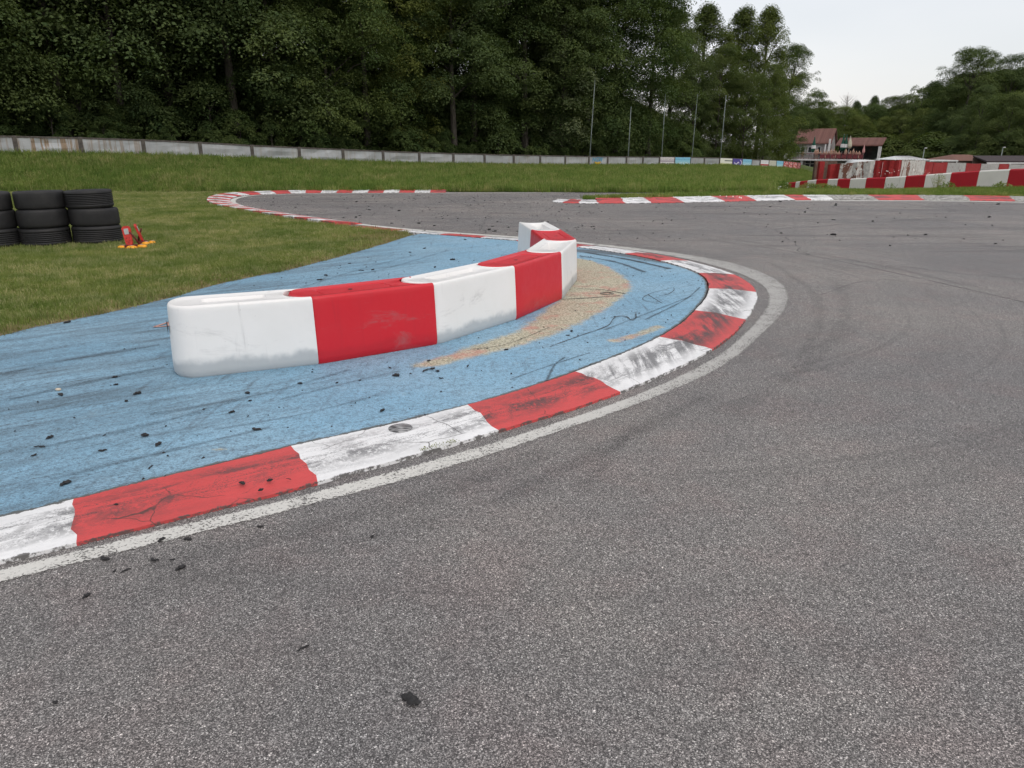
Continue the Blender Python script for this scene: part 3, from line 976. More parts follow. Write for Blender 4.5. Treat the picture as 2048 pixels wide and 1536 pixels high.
dist_c = np.hypot(PI_[:, 0], PI_[:, 1])
dens = np.clip((10.0 / np.maximum(dist_c, 6)) ** 1.6, 0.08, 1.0)
dens *= 1 - 0.88 * np.clip(soil * 1.15, 0, 1)
vis = (PI_[:, 0] > -0.80 * PI_[:, 1] - 2.5)          # blades only where the place can be looked at
dens *= vis
add_attr(infield.data, 'dens', dens)
M_DRY = mat_blade('dry_grass_blade', (0.30, 0.24, 0.13), (0.42, 0.34, 0.19), (0.22, 0.20, 0.08), 0.52, 0.74)
TUFT_D = tuft_set('dry_tufts', [(10, 0.035, 0.05, 0.006, 1.3), (12, 0.05, 0.06, 0.005, 1.2), (8, 0.07, 0.05, 0.005, 1.0)], M_DRY)
add_attr(infield.data, 'drydens', np.clip(soil, 0, 1) * vis * (dist_c < 20))
grow('dry_grass', infield.data, TUFT_D, 210, 'drydens', 0.6, 1.4, 14, 'dry straw-coloured grass along the ragged edge of the blue apron')
grow('grass', infield.data, TUFT_S, 760, 'dens', 0.7, 1.25, 3, 'short mown grass of the infield, green with dry straw patches')

# ------------------------------------------------------------------ the bank under the fence
FX = [-900, -640, -380, -110, 35, 165, 290, 403, 506, 600, 687, 767, 839, 907, 969, 1027, 1080, 1130, 1177, 1214.6, 1252, 1285, 1318, 1348, 1379.5, 1407.5, 1438, 1463.3, 1483, 1502, 1519, 1536, 1551, 1565, 1574.5, 1583.5, 1592.5, 1599.5]
_fb = [(35, 308), (165, 309), (290, 311.5), (403, 315), (506, 319.5), (600, 322.5), (687, 325), (767, 327.5), (839, 329), (907, 330.3), (1027, 331.7), (1178, 332.5), (1380, 331.5), (1438, 332), (1484, 333.5), (1519, 335), (1551, 336), (1580, 338), (1600, 340)]


def fence_h(px): return 34.6 - 0.0130 * px


def fence_d(px): return 0.75 * 1495.0 / fence_h(px)


def fence_base(px):
    if px >= 35:
        y = np.interp(px, [a for a, b in _fb], [b for a, b in _fb])
        return D(px, y, fence_d(px))
    a, b = fence_base(35), fence_base(290)              # run on to the left along the same line, outside the frame
    u = (a - b).normalized()
    n_out = {-110: 1, -380: 2, -640: 3, -900: 4}[px]
    return a + u * 2.62 * n_out


FB = [fence_base(px) for px in FX]
foot_px = [(-900, None)]
BANK_COLS = []
for px, b in zip(FX, FB):
    if px < 35:
        f = Vector((b.x + 3.0, min(b.y - 4.0, 27.4), 0.02))
    else:
        fy = np.interp(px, [35, 400, 900, 1150, 1300, 1450, 1540, 1600], [384.5, 384.2, 383.2, 384.0, 384.6, 385.2, 384.5, 380])
        f = G(px, fy, 0.02)
        if px > 1537:                                   # past the verge's end the foot of the bank swings away
            f = D(px, np.interp(px, [1536, 1551, 1565, 1600], [384.5, 383, 382, 380.5]), np.interp(px, [1536, 1551, 1565, 1575, 1600], [26.6, 31, 40, 46, 50]))
    BANK_COLS.append((f, b))
# the bank's end, dropping towards the club house
BANK_COLS.append((D(1620, 380, 52), D(1620, 348, 76)))
BANK_COLS.append((D(1645, 380, 56), D(1655, 362, 66)))
def hill(off):                        # the wooded hillside behind the fence
    return float(np.interp(off, [0, 1, 6, 14, 24, 38], [0, 0.02, 0.3, 1.6, 4.6, 9.0]))


def hill_fade(b):
    t = max(0.0, min(1.0, (26.0 - b.x) / 22.0))
    return t * t * (3 - 2 * t)


vv, ff = [], []
NR = 14
prev = None
cols = []
for (f0, b0), (f1, b1) in zip(BANK_COLS[:-1], BANK_COLS[1:]):
    for k in range(4):
        cols.append((f0.lerp(f1, k / 4), b0.lerp(b1, k / 4)))
cols.append(BANK_COLS[-1])
for f, b in cols:
    back = (b - f); back.z = 0; back.normalize()
    for r in range(NR + 1):
        t = r / NR
        p = f.lerp(b, t)
        zz = f.z + (b.z - f.z) * (t ** 0.85 * (1 - 0.0) if b.z > 0.2 else t)
        zz += mnoise.noise(Vector((p.x * 0.5, p.y * 0.5, 2))) * 0.06 * math.sin(math.pi * t)
        vv.append((p.x, p.y, zz))
    for q in (1.0, 6.0, 14.0, 24.0, 38.0):
        vv.append((b.x + back.x * q, b.y + back.y * q, b.z + hill(q) * hill_fade(b)))
W = NR + 6
for k in range(len(cols) - 1):
    for r in range(W - 1):
        i = k * W + r
        ff.append((i, i + W, i + W + 1, i + 1))
bank_me = pydata('bank', vv, ff, True)
bm = bmesh.new(); bm.from_mesh(bank_me)
for f in bm.faces:
    if f.normal.z < 0: f.normal_flip()
bm.to_mesh(bank_me); bm.free()
bank = tag(mesh_obj('embankment', bank_me, M_BANK), kind='structure')
slope = np.zeros(len(vv))
for k, (f, b) in enumerate(cols):
    for r in range(W):
        v = vv[k * W + r]
        dd_ = max(v[1], 20)
        near = min(1.0, (32.0 / dd_) ** 1.5)
        ok = r <= NR + 1 and v[0] > -0.80 * v[1] - 3
        slope[k * W + r] = near if ok else 0.0
add_attr(bank_me, 'dens', slope)
grow('bank_grass', bank_me, TUFT_B, 62, 'dens', 0.6, 1.3, 9, 'rough green grass covering the bank below the fence')


# ------------------------------------------------------------------ the verge beyond the right-hand kerb
def proj(p):
    v = Vector(p) - Vector((0, 0, EYE))
    dep = v.y * math.cos(PITCH) - v.z * math.sin(PITCH)
    up = v.y * math.sin(PITCH) + v.z * math.cos(PITCH)
    return 1024 + F_PX * v.x / dep, 768 - F_PX * up / dep


WALL_X = [1570, 1577, 1591.5, 1600, 1615, 1633, 1656, 1676, 1701, 1733, 1771.6, 1812, 1852, 1903, 1959, 2020, 2085]
WALL_C = 'WRWRWRWRWRWRWRWR'


def wall_d(px): return float(np.interp(px, [1570, 1656, 1701, 1771, 1852, 1959, 2020, 2100], [44, 40, 38, 35.5, 33, 30.5, 29, 27]))
def wall_top(px): return float(np.interp(px, [1570, 1600, 1633, 1656, 1701, 1733, 1771, 1812, 1852, 1903, 1959, 2020, 2085], [365.8, 362.5, 359, 358, 357, 355.6, 354.5, 351.8, 349, 345, 341, 338, 335.5]))
def wall_bot(px): return float(np.interp(px, [1570, 1656, 1701, 1771, 1852, 1959, 2020, 2100], [379.5, 380, 381.5, 382, 380.5, 378, 377, 377]))


rkpx = [proj((p.x, p.y, 0.13))[0] for p in RK_BACK]
vv, ff = [], []
vcols = list(np.linspace(1168, 1556, 40)) + list(np.linspace(1562, 2130, 48))
NR2 = 8
for px in vcols:
    k = min(range(len(rkpx)), key=lambda i: abs(rkpx[i] - px))
    f = RK_BACK[k] + Vector((0, -0.03, 0.10))
    if px < 1559:
        b = G(px, np.interp(px, [1168, 1300, 1440, 1556], [398.4, 392.2, 389.0, 386.4]), 0.03)
        if b.y < f.y + 0.05: b = f + Vector((0.0, 0.08, -0.03))
    else:
        b = D(px, wall_bot(px), wall_d(px))
    for r in range(NR2 + 1):
        t = r / NR2
        p = f.lerp(b, t)
        vv.append((p.x, p.y, p.z + 0.03 * math.sin(math.pi * t) + 0.02 * mnoise.noise(Vector((p.x, p.y, 0)))))
W = NR2 + 1
for k in range(len(vcols) - 1):
    for r in range(NR2):
        i = k * W + r
        ff.append((i, i + W, i + W + 1, i + 1))
verge_me = pydata('verge', vv, ff, True)
bm = bmesh.new(); bm.from_mesh(verge_me)
for f in bm.faces:
    if f.normal.z < 0: f.normal_flip()
bm.to_mesh(verge_me); bm.free()
tag(mesh_obj('verge', verge_me, M_BANK), kind='structure')
add_attr(verge_me, 'dens', [1.0 if v[1] < 34 else 0.35 for v in vv])
TUFT_V = tuft_set('verge_tufts', [(14, 0.09, 0.10, 0.011, 0.9), (16, 0.13, 0.11, 0.011, 0.8), (12, 0.07, 0.10, 0.012, 1.1)], M_BLADE2)
grow('verge_grass', verge_me, TUFT_V, 120, 'dens', 0.6, 1.3, 21, 'strip of green grass between the right kerb and the striped wall')

# ================================================================== PLASTIC BARRIERS
def mat_plastic(name, col, stain, fade):
    m = NT(name)
    p = m.objc(); w = m.pos()
    _, _, z = m.sep(w)
    n = m.noise(w, 2.2, 4, 0.6); n2 = m.noise(w, 9, 5, 0.65)
    c = m.mix(m.rng(n, 0.3, 0.72, 0, 0.5), col, fade)
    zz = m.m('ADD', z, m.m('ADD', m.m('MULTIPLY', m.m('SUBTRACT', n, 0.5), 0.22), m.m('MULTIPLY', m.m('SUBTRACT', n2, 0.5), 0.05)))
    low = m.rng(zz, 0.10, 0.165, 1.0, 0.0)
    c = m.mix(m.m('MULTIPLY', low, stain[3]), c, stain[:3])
    # drips, scratches, tyre rub
    q = m.map(w, scale=(16, 16, 1.2))
    s = m.noise(q, 1.0, 4, 0.6, 0.3)
    c = m.mix(m.rng(s, 0.58, 0.78, 0, 0.30 if col[1] > 0.5 else 0.12), c, (0.30, 0.29, 0.28) if col[1] > 0.5 else (0.16, 0.02, 0.03))
    rubm = m.noise(m.map(w, scale=(1.1, 1.1, 3.0), loc=(3, 1, 2)), 1.4, 6, 0.72, 0.6)
    c = m.mix(m.m('MULTIPLY', m.rng(rubm, 0.56, 0.74, 0, 0.42), m.rng(z, 0.46, 0.30)), c, (0.20, 0.19, 0.19))
    q2 = m.map(w, scale=(2.2, 2.2, 26))
    s2 = m.noise(q2, 1.0, 4, 0.65, 1.2)
    c = m.mix(m.rng(s2, 0.66, 0.78, 0, 0.16), c, (0.30, 0.29, 0.29))
    sp = m.noise(w, 60, 2, 0.5)
    c = m.mix(m.rng(sp, 0.74, 0.80, 0, 0.5), c, (0.12, 0.11, 0.10))
    nm = m.bump(m.noise(w, 5, 3), 0.12, 0.03)
    return m.done(m.bsdf(c, m.rng(n2, 0.2, 0.8, 0.34, 0.5), nm, 0, 0.45, **{'Subsurface Weight': 0.0}))


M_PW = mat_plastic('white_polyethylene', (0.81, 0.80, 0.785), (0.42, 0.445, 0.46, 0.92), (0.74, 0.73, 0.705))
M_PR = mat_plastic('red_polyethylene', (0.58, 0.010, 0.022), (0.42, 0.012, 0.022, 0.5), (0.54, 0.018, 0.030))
M_BLK = simple('black_sticker', (0.02, 0.02, 0.02), 0.5)


def outline(L, w, inset=0.0, n=14, convex=0.16, flat_right=False):
    """plan of one module: rounded at the left (x<0), hollowed at the right so that the next one nests in it"""
    hw = w / 2 - inset
    pts = [(0.0 + inset * 0.0, -hw)]
    k_ = 7
    for k in range(1, k_): pts.append((L * k / k_, -hw))
    pts.append((L - 0.006 - inset * 0.25, -hw))
    for k in range(1, n):                       # hollow end
        a = -math.pi / 2 + math.pi * k / n
        pts.append((L - inset * 0.6 - (convex + 0.010) * math.cos(a), hw * math.sin(a)))
    pts.append((L - 0.006 - inset * 0.25, hw))
    for k in range(1, k_): pts.append((L * (1 - k / k_), hw))
    pts.append((0.0, hw))
    for k in range(1, n):                       # rounded end
        a = math.pi / 2 + math.pi * k / n
        pts.append(((convex - inset) * math.cos(a), hw * math.sin(a)))
    return pts


def rounded_rect(x0, x1, y0, y1, r, n=4, taper=0.0):
    pts = []
    for cx, cy, a0 in ((x1 - r, y0 + r, -math.pi / 2), (x1 - r, y1 - r, 0), (x0 + r, y1 - r, math.pi / 2), (x0 + r, y0 + r, math.pi)):
        for k in range(n + 1):
            a = a0 + math.pi / 2 * k / n
            pts.append((cx + r * math.cos(a), cy + r * math.sin(a)))
    return pts


def barrier(c0, c1, red, label, hb=0.488, w=0.43, slot_deep=0.10, first=False):
    d = (c1 - c0); L = d.length
    ang = math.atan2(d.y, d.x)
    root = empty('plastic_barrier', (c0.x, c0.y, AP_Z), ang)
    tag(root, label, 'barrier', 'interlocking plastic barriers on the blue apron')
    mat = M_PR if red else M_PW
    bm = bmesh.new()
    prof = [(0.004, 0.022), (0.0, 0.012), (0.016, 0.002), (0.05, 0.0), (0.16, 0.004), (0.30, 0.010), (0.42, 0.0165), (0.449, 0.0178), (0.461, 0.0215), (0.468, 0.029), (0.470, 0.041)]
    loops = []
    for z, ins in prof:
        zz = z * hb / 0.47
        loops.append([bm.verts.new((x, y, zz)) for x, y in outline(L, w, ins)])
    for a, b in zip(loops[:-1], loops[1:]):
        n = len(a)
        for k in range(n):
            bm.faces.new((a[k], a[(k + 1) % n], b[(k + 1) % n], b[k]))
    bm.faces.new(loops[0][::-1])
    # shallow pan on top, then the slot
    pan = [bm.verts.new((x, y, hb - 0.006)) for x, y in outline(L, w, 0.054)]
    for k in range(len(pan)):
        bm.faces.new((loops[-1][k], loops[-1][(k + 1) % len(pan)], pan[(k + 1) % len(pan)], pan[k]))
    if red:
        hole = rounded_rect(0.06, L - 0.30, -0.105, 0.105, 0.05)
        deep = 0.012
    else:
        hole = rounded_rect(0.07, L - 0.30, -0.066, 0.066, 0.028) if slot_deep < 0.1 else rounded_rect(0.10, L - 0.32, -0.085, 0.085, 0.02)
        deep = slot_deep
    hv = [bm.verts.new((x, y, hb - 0.006)) for x, y in hole]
    cx = sum(p[0] for p in hole) / len(hole)
    hv2 = [bm.verts.new((cx + (x - cx) * 0.985, y * 0.95, hb - 0.012)) for x, y in hole]
    hv3 = [bm.verts.new((cx + (x - cx) * (0.97 if red else 0.93), y * (0.93 if red else 0.80), hb - 0.006 - deep)) for x, y in hole]
    nn = len(hv)
    es = []
    for ring in (pan, hv):
        for k in range(len(ring)):
            e = bm.edges.get((ring[k], ring[(k + 1) % len(ring)])) or bm.edges.new((ring[k], ring[(k + 1) % len(ring)]))
            es.append(e)
    bmesh.ops.triangle_fill(bm, edges=es, use_beauty=True)
    for a, b in ((hv, hv2), (hv2, hv3)):
        for k in range(nn):
            bm.faces.new((a[k], b[k], b[(k + 1) % nn], a[(k + 1) % nn]))
    if not red:
        bm.faces.new(hv3)
    bmesh.ops.recalc_face_normals(bm, faces=bm.faces[:])
    me = bm_mesh('body', bm, True)
    body = mesh_obj('body', me, mat, root)
    md = body.modifiers.new('edges', 'EDGE_SPLIT'); md.split_angle = R(50)
    if red:
        bm = bmesh.new()
        zt = hb - 0.0095
        a = [bm.verts.new((cx + (x - cx) * 0.955, y * 0.90, zt - 0.008)) for x, y in hole]
        b = [bm.verts.new((cx + (x - cx) * 0.945, y * 0.88, zt)) for x, y in hole]
        for k in range(nn):
            bm.faces.new((a[k], a[(k + 1) % nn], b[(k + 1) % nn], b[k]))
        bm.faces.new(b)
        bmesh.ops.recalc_face_normals(bm, faces=bm.faces[:])
        lid = mesh_obj('lid', bm_mesh('lid', bm), M_PR, root)
        bm = bmesh.new()
        bmesh.ops.create_circle(bm, cap_ends=True, radius=0.018, segments=14, matrix=Matrix.Translation((L * 0.33, -0.02, zt + 0.0025)))
        mesh_obj('filler_hole', bm_mesh('filler_hole', bm), M_BLK, lid)
    if first:
        bm = bmesh.new()
        for k in range(9):
            a = math.pi * (0.93 + 0.02 * k)
            for s in (0, 1):
                bm.verts.new((0.162 * math.cos(a), (w / 2 + 0.0) * math.sin(a), 0.27 + 0.10 * s - 0.03 * abs(k - 4) / 4 * (1 if s else -1)))
        bm.verts.ensure_lookup_table()
        for k in range(8):
            bm.faces.new((bm.verts[2 * k], bm.verts[2 * k + 2], bm.verts[2 * k + 3], bm.verts[2 * k + 1]))
        o = mesh_obj('sticker', bm_mesh('sticker', bm), M_BLK, root)
        o['label'] = 'black sticker on the rounded end'
    return root


BC = [Vector(p) * 0.977 for p in ((-2.25, 4.885, 0), (-1.50, 5.205, 0), (-0.726, 5.75, 0), (-0.135, 6.585, 0), (0.335, 7.50, 0), (0.565, 8.53, 0), (0.449, 9.60, 0), (0.300, 10.66, 0))]
BL = ['white plastic barrier with rounded free end, nearest the camera', 'long red plastic barrier between two white ones, nearest the camera',
      'white plastic barrier in the middle of the curved row, between two red ones', 'red plastic barrier where the row starts to turn, its lid facing up',
      'narrow-looking white plastic barrier at the outermost point of the row, open slot on top', 'red plastic barrier mostly hidden behind the outermost white one',
      'white plastic barrier at the far end of the row, beside the track']
for i in range(7):
    barrier(BC[i], BC[i + 1], i % 2 == 1, BL[i], first=(i == 0), slot_deep=0.14 if i >= 4 else 0.045)

# ================================================================== FENCE ON THE BANK
m_ = NT('galvanised_sheet')
p_ = m_.objc(); w_ = m_.pos()
r_ = m_.rnd()
nA = m_.noise(w_, 0.7, 4, 0.6); nB = m_.noise(m_.map(w_, scale=(7, 7, 0.35)), 1.0, 5, 0.6)
cF = m_.mix(m_.rng(nA, 0.3, 0.7), (0.33, 0.345, 0.355), (0.42, 0.43, 0.435))
cF = m_.mix(m_.m('MULTIPLY', m_.rng(nB, 0.50, 0.72), m_.rng(r_, 0.15, 0.9, 0.05, 0.4)), cF, (0.30, 0.27, 0.20))
cF = m_.mix(m_.m('MULTIPLY', m_.rng(nB, 0.45, 0.58), m_.attr('rust', 'OBJECT')), cF, (0.20, 0.115, 0.04))
M_SHEET = m_.done(m_.bsdf(cF, 0.42, m_.bump(m_.noise(w_, 1.6, 3), 0.35, 0.12), 0.35, 0.5))
M_FRAME = simple('weathered_steel_frame', (0.085, 0.075, 0.065), 0.8, 0.35, 6)
M_POLE = simple('green_grey_pole', (0.20, 0.235, 0.22), 0.6, 0.15, 3)

fence = tag(empty('fence', tuple(FB[0])), 'long fence of grey metal sheets in brown frames along the top of the bank', 'fence')
fence.location = (0, 0, 0)
PANEL = {}
FH = 0.75


def quad_panel(name, a, b, z0, z1, th, mat, parent, bow=0.0, seed=0, inset=0.09):
    """upright sheet from a to b (feet), thickness th, with a slight buckle"""
    u = (b - a); L = Vector((u.x, u.y, 0)).length
    ud = Vector((u.x / L, u.y / L, 0)); nd = Vector((ud.y, -ud.x, 0))
    nx, nz = 6, 3
    vv, ff = [], []
    for side in (1, -1):
        for j in range(nz + 1):
            for i in range(nx + 1):
                s = i / nx; t = j / nz
                p = a.lerp(b, (inset + (L - 2 * inset) * s) / L)
                bo = bow * mnoise.noise(Vector((s * 2.3 + seed * 7.1, t * 1.7, seed))) * (math.sin(math.pi * s) * math.sin(math.pi * max(0.08, min(0.92, t))))
                q = p + nd * (bo + side * th / 2)
                vv.append((q.x, q.y, p.z + z0 + (z1 - z0) * t))
    W = nx + 1; H1 = (nx + 1) * (nz + 1)
    for j in range(nz):
        for i in range(nx):
            k = j * W + i
            ff.append((k, k + 1, k + W + 1, k + W)); ff.append((H1 + k, H1 + k + W, H1 + k + W + 1, H1 + k + 1))
    bd = [i for i in range(W)] + [j * W + nx for j in range(1, nz + 1)] + [nz * W + i for i in range(nx - 1, -1, -1)] + [j * W for j in range(nz - 1, 0, -1)]
    for k in range(len(bd)):
        p, q = bd[k], bd[(k + 1) % len(bd)]
        ff.append((p, H1 + p, H1 + q, q))
    me = pydata(name, vv, ff)
    bm = bmesh.new(); bm.from_mesh(me); bmesh.ops.recalc_face_normals(bm, faces=bm.faces[:]); bm.to_mesh(me); bm.free()
    return mesh_obj(name, me, mat, parent)


BANNERS = {1318: 'white banner with grey and purple lines of print', 1348: 'light blue banner with white converging rays, left one of three', 1438: 'white and yellow-green banner beside the purple one',
           1463.3: 'purple banner with white swirl', 1483: 'light blue banner with white rays, next to the purple banner', 1519: 'white banner with red stripe',
           1536: 'cream banner with faint grey drawing', 1551: 'light blue banner with white rays, nearest the red banners', 1565: 'red banner with white blots, leftmost of the red ones',
           1574.5: 'red banner with white blots, second of the red ones', 1583.5: 'red banner with white blots, third of the red ones', 1592.5: 'narrow dark red banner at the end of the fence'}


def mat_banner(name, kind):
    m = NT(name)
    u = m.n('ShaderNodeTexCoord').outputs['UV']
    x, y, _ = m.sep(u)
    nz_ = m.noise(m.map(u, scale=(9, 3, 1)), 3.0, 3, 0.6)
    if kind == 'lines':
        f = m.m('SINE', m.m('MULTIPLY', y, 26.0))
        c = m.mix(m.m('MULTIPLY', m.rng(f, 0.1, 0.5), m.rng(nz_, 0.40, 0.55)), (0.62, 0.60, 0.58), (0.16, 0.12, 0.18))
        c = m.mix(m.rng(m.m('ABSOLUTE', m.m('SUBTRACT', y, 0.56)), 0.05, 0.08, 1, 0), c, (0.22, 0.17, 0.24))
    elif kind == 'rays':
        a = m.m('ARCTAN2', m.m('SUBTRACT', y, 0.52), m.m('SUBTRACT', x, 0.55))
        f = m.m('SINE', m.m('MULTIPLY', a, 7.0))
        c = m.mix(m.rng(y, 0.2, 0.9), (0.30, 0.52, 0.56), (0.18, 0.45, 0.62))
        c = m.mix(m.m('MULTIPLY', m.rng(f, 0.45, 0.85), m.rng(y, 0.30, 0.55, 0.9, 0.1)), c, (0.68, 0.76, 0.76))
        c = m.mix(m.m('MULTIPLY', m.rng(nz_, 0.5, 0.6), m.rng(m.m('ABSOLUTE', m.m('SUBTRACT', y, 0.72)), 0.05, 0.1, 0.8, 0)), c, (0.08, 0.25, 0.36))
    elif kind == 'yellow':
        c = m.mix(m.rng(m.m('ADD', y, m.m('MULTIPLY', m.m('SUBTRACT', nz_, 0.5), 0.35)), 0.28, 0.48), (0.42, 0.44, 0.16), (0.68, 0.68, 0.60))
        bar = m.m('MULTIPLY', m.rng(m.m('ABSOLUTE', m.m('SUBTRACT', y, 0.70)), 0.05, 0.08, 1, 0), m.rng(x, 0.36, 0.38))
        c = m.mix(bar, c, (0.10, 0.11, 0.10))
    elif kind == 'purple':
        c = m.mix(nz_, (0.06, 0.045, 0.22), (0.09, 0.07, 0.30))
        w = m.m('ABSOLUTE', m.m('SUBTRACT', m.m('SUBTRACT', y, 0.42), m.m('MULTIPLY', m.m('SINE', m.m('MULTIPLY', x, 13.0)), 0.12)))
        c = m.mix(m.m('MULTIPLY', m.rng(w, 0.06, 0.10, 1, 0), m.m('MULTIPLY', m.rng(x, 0.15, 0.2), m.rng(x, 0.66, 0.72, 1, 0))), c, (0.62, 0.60, 0.68))
        r2 = m.m('SQRT', m.m('ADD', m.m('POWER', m.m('SUBTRACT', x, 0.55), 2.0), m.m('POWER', m.m('SUBTRACT', y, 0.5), 2.0)))
        c = m.mix(m.m('MULTIPLY', m.rng(m.m('ABSOLUTE', m.m('SUBTRACT', r2, 0.42)), 0.03, 0.05, 1, 0), m.rng(x, 0.75, 0.8)), c, (0.60, 0.56, 0.66))
    elif kind == 'redstripe':
        c = m.mix(m.m('MULTIPLY', m.rng(nz_, 0.5, 0.6), m.rng(m.m('ABSOLUTE', m.m('SUBTRACT', y, 0.78)), 0.1, 0.14, 0.6, 0)), (0.66, 0.66, 0.66), (0.18, 0.2, 0.24))
        c = m.mix(m.rng(m.m('ABSOLUTE', m.m('SUBTRACT', y, 0.38)), 0.09, 0.11, 1, 0), c, (0.42, 0.04, 0.05))
    elif kind == 'cream':
        c = m.mix(m.rng(nz_, 0.48, 0.66, 0, 0.6), (0.50, 0.49, 0.40), (0.24, 0.25, 0.18))
    else:
        v = m.noise(m.map(u, scale=(2.2, 3.4, 1)), 2.0, 1, 0.4, 0.8)
        c = m.mix(m.rng(v, 0.53, 0.60), (0.42, 0.05, 0.045), (0.66, 0.55, 0.52))
        if kind == 'darkred': c = m.mix(0.5, c, (0.16, 0.05, 0.05))
    return m.done(m.bsdf(c, 0.6, None, 0, 0.3))


KINDS = {1318: 'lines', 1348: 'rays', 1438: 'yellow', 1463.3: 'purple', 1483: 'rays', 1519: 'redstripe', 1536: 'cream', 1551: 'rays', 1565: 'red', 1574.5: 'red', 1583.5: 'red', 1592.5: 'darkred'}
_bm = {k: mat_banner('banner_print_' + k, k) for k in set(KINDS.values())}

for i in range(len(FX) - 1):
    a, b = FB[i], FB[i + 1]
    rr_ = random.Random(i)
    p = quad_panel('panel', a, b, 0.05, FH - 0.05, 0.012, M_SHEET, fence, 0.06, i + 1)
    p['rust'] = 0.8 if FX[i] == 35 else (0.45 if FX[i] in (165, -110) else rr_.uniform(0.0, 0.22))
    u = (b - a).normalized()
    ang = math.atan2(u.y, u.x)
    nd = Vector((u.y, -u.x, 0)).normalized()
    # post, top and bottom rail of this bay
    po = box('post', (0, 0, 0), (0.17, 0.09, FH + 0.30), M_FRAME, fence, 0)
    po.location = (a.x, a.y, a.z + FH / 2 - 0.13); po.rotation_euler = (0, 0, ang)
    for nm_, zt, th in (('top_rail', FH - 0.03, 0.075), ('bottom_rail', 0.04, 0.045)):
        L = (b - a).length - 0.176
        ra = box(nm_, (0, 0, 0), (L, 0.05, th), M_FRAME, fence)
        mid_ = (a + b) / 2
        ra.location = (mid_.x + nd.x * 0.012, mid_.y + nd.y * 0.012, mid_.z + zt)
        ra.rotation_euler = (0, -math.asin(u.z), ang)
    if FX[i] in BANNERS:
        f1 = a + nd * 0.045 + u * 0.06; f2 = b + nd * 0.045 - u * 0.06
        vv = [(f1.x, f1.y, f1.z + 0.0), (f2.x, f2.y, f2.z + 0.0), (f2.x, f2.y, f2.z + FH - 0.03), (f1.x, f1.y, f1.z + FH - 0.03)]
        bm = bmesh.new()
        V = [bm.verts.new(v) for v in vv] + [bm.verts.new(Vector(v) - nd * 0.006) for v in vv]
        fs = [bm.faces.new(V[:4]), bm.faces.new(V[7:3:-1])]
        for k in range(4): fs.append(bm.faces.new((V[(k + 1) % 4], V[k], V[4 + k], V[4 + (k + 1) % 4])))
        uvl = bm.loops.layers.uv.new('UVMap')
        for f in bm.faces:
            for l in f.loops:
                k = V.index(l.vert) % 4
                l[uvl].uv = [(0, 0), (1, 0), (1, 1), (0, 1)][k]
        o = mesh_obj('banner', bm_mesh('banner', bm), _bm[KINDS[FX[i]]])
        tag(o, BANNERS[FX[i]] + (' on the fence' if 'fence' not in BANNERS[FX[i]] else ''), 'banner', 'advertising banners on the fence')
# last post
po = box('post', (0, 0, 0), (0.09, 0.08, FH + 0.3), M_FRAME, fence)
po.location = (FB[-1].x, FB[-1].y, FB[-1].z + FH / 2 - 0.13)

# the little lettered sign on the first panel after the first pole
M_SB = simple('sticker_blue', (0.05, 0.30, 0.48), 0.5); M_SY = simple('sticker_yellow', (0.60, 0.38, 0.03), 0.5)
ia = FX.index(1177)
a, b = FB[ia], FB[ia + 1]
u = (b - a); u.z = 0; u.normalize(); nd = Vector((u.y, -u.x, 0))
sg = empty('lettered_sticker', tuple(a + (b - a) * 0.42 + nd * 0.06 + Vector((0, 0, 0.02))), math.atan2(u.y, u.x))
tag(sg, 'blue slanted lettering with a yellow mark below, stuck on a grey fence sheet', 'sticker')
tx = bpy.data.curves.new('lettering', 'FONT'); tx.body = 'NGW'; tx.size = 0.46; tx.extrude = 0.004; tx.shear = 0.25; tx.align_x = 'CENTER'
to = bpy.data.objects.new('tmp', tx); COL.objects.link(to)
bpy.context.view_layer.update()
dg = bpy.context.evaluated_depsgraph_get()
tme = bpy.data.meshes.new_from_object(to.evaluated_get(dg))
bpy.data.objects.remove(to)
lt = mesh_obj('lettering', tme, M_SB, sg); lt.rotation_euler = (math.pi / 2, 0, 0); lt.location = (0, 0, 0.33); lt.scale = (1.05, 1, 1)
bm = bmesh.new()
for k in range(14):
    t = k / 13; x = -0.30 + 0.72 * t
    zc = 0.22 + 0.11 * (2 * t - 1) ** 2 - 0.03
    th = 0.08 * math.sin(math.pi * min(1, 0.12 + t * 0.8)) + 0.015
    for s in (-1, 1):
        for yq in (-0.004, 0.004): bm.verts.new((x, yq, zc + s * th))
bm.verts.ensure_lookup_table()
for k in range(13):
    q = [bm.verts[4 * k + j] for j in range(4)]; w4 = [bm.verts[4 * k + 4 + j] for j in range(4)]
    bm.faces.new((q[0], w4[0], w4[2], q[2])); bm.faces.new((q[1], q[3], w4[3], w4[1])); bm.faces.new((q[2], w4[2], w4[3], q[3])); bm.faces.new((q[0], q[1], w4[1], w4[0]))
mesh_obj('swoosh', bm_mesh('swoosh', bm), M_SY, sg)

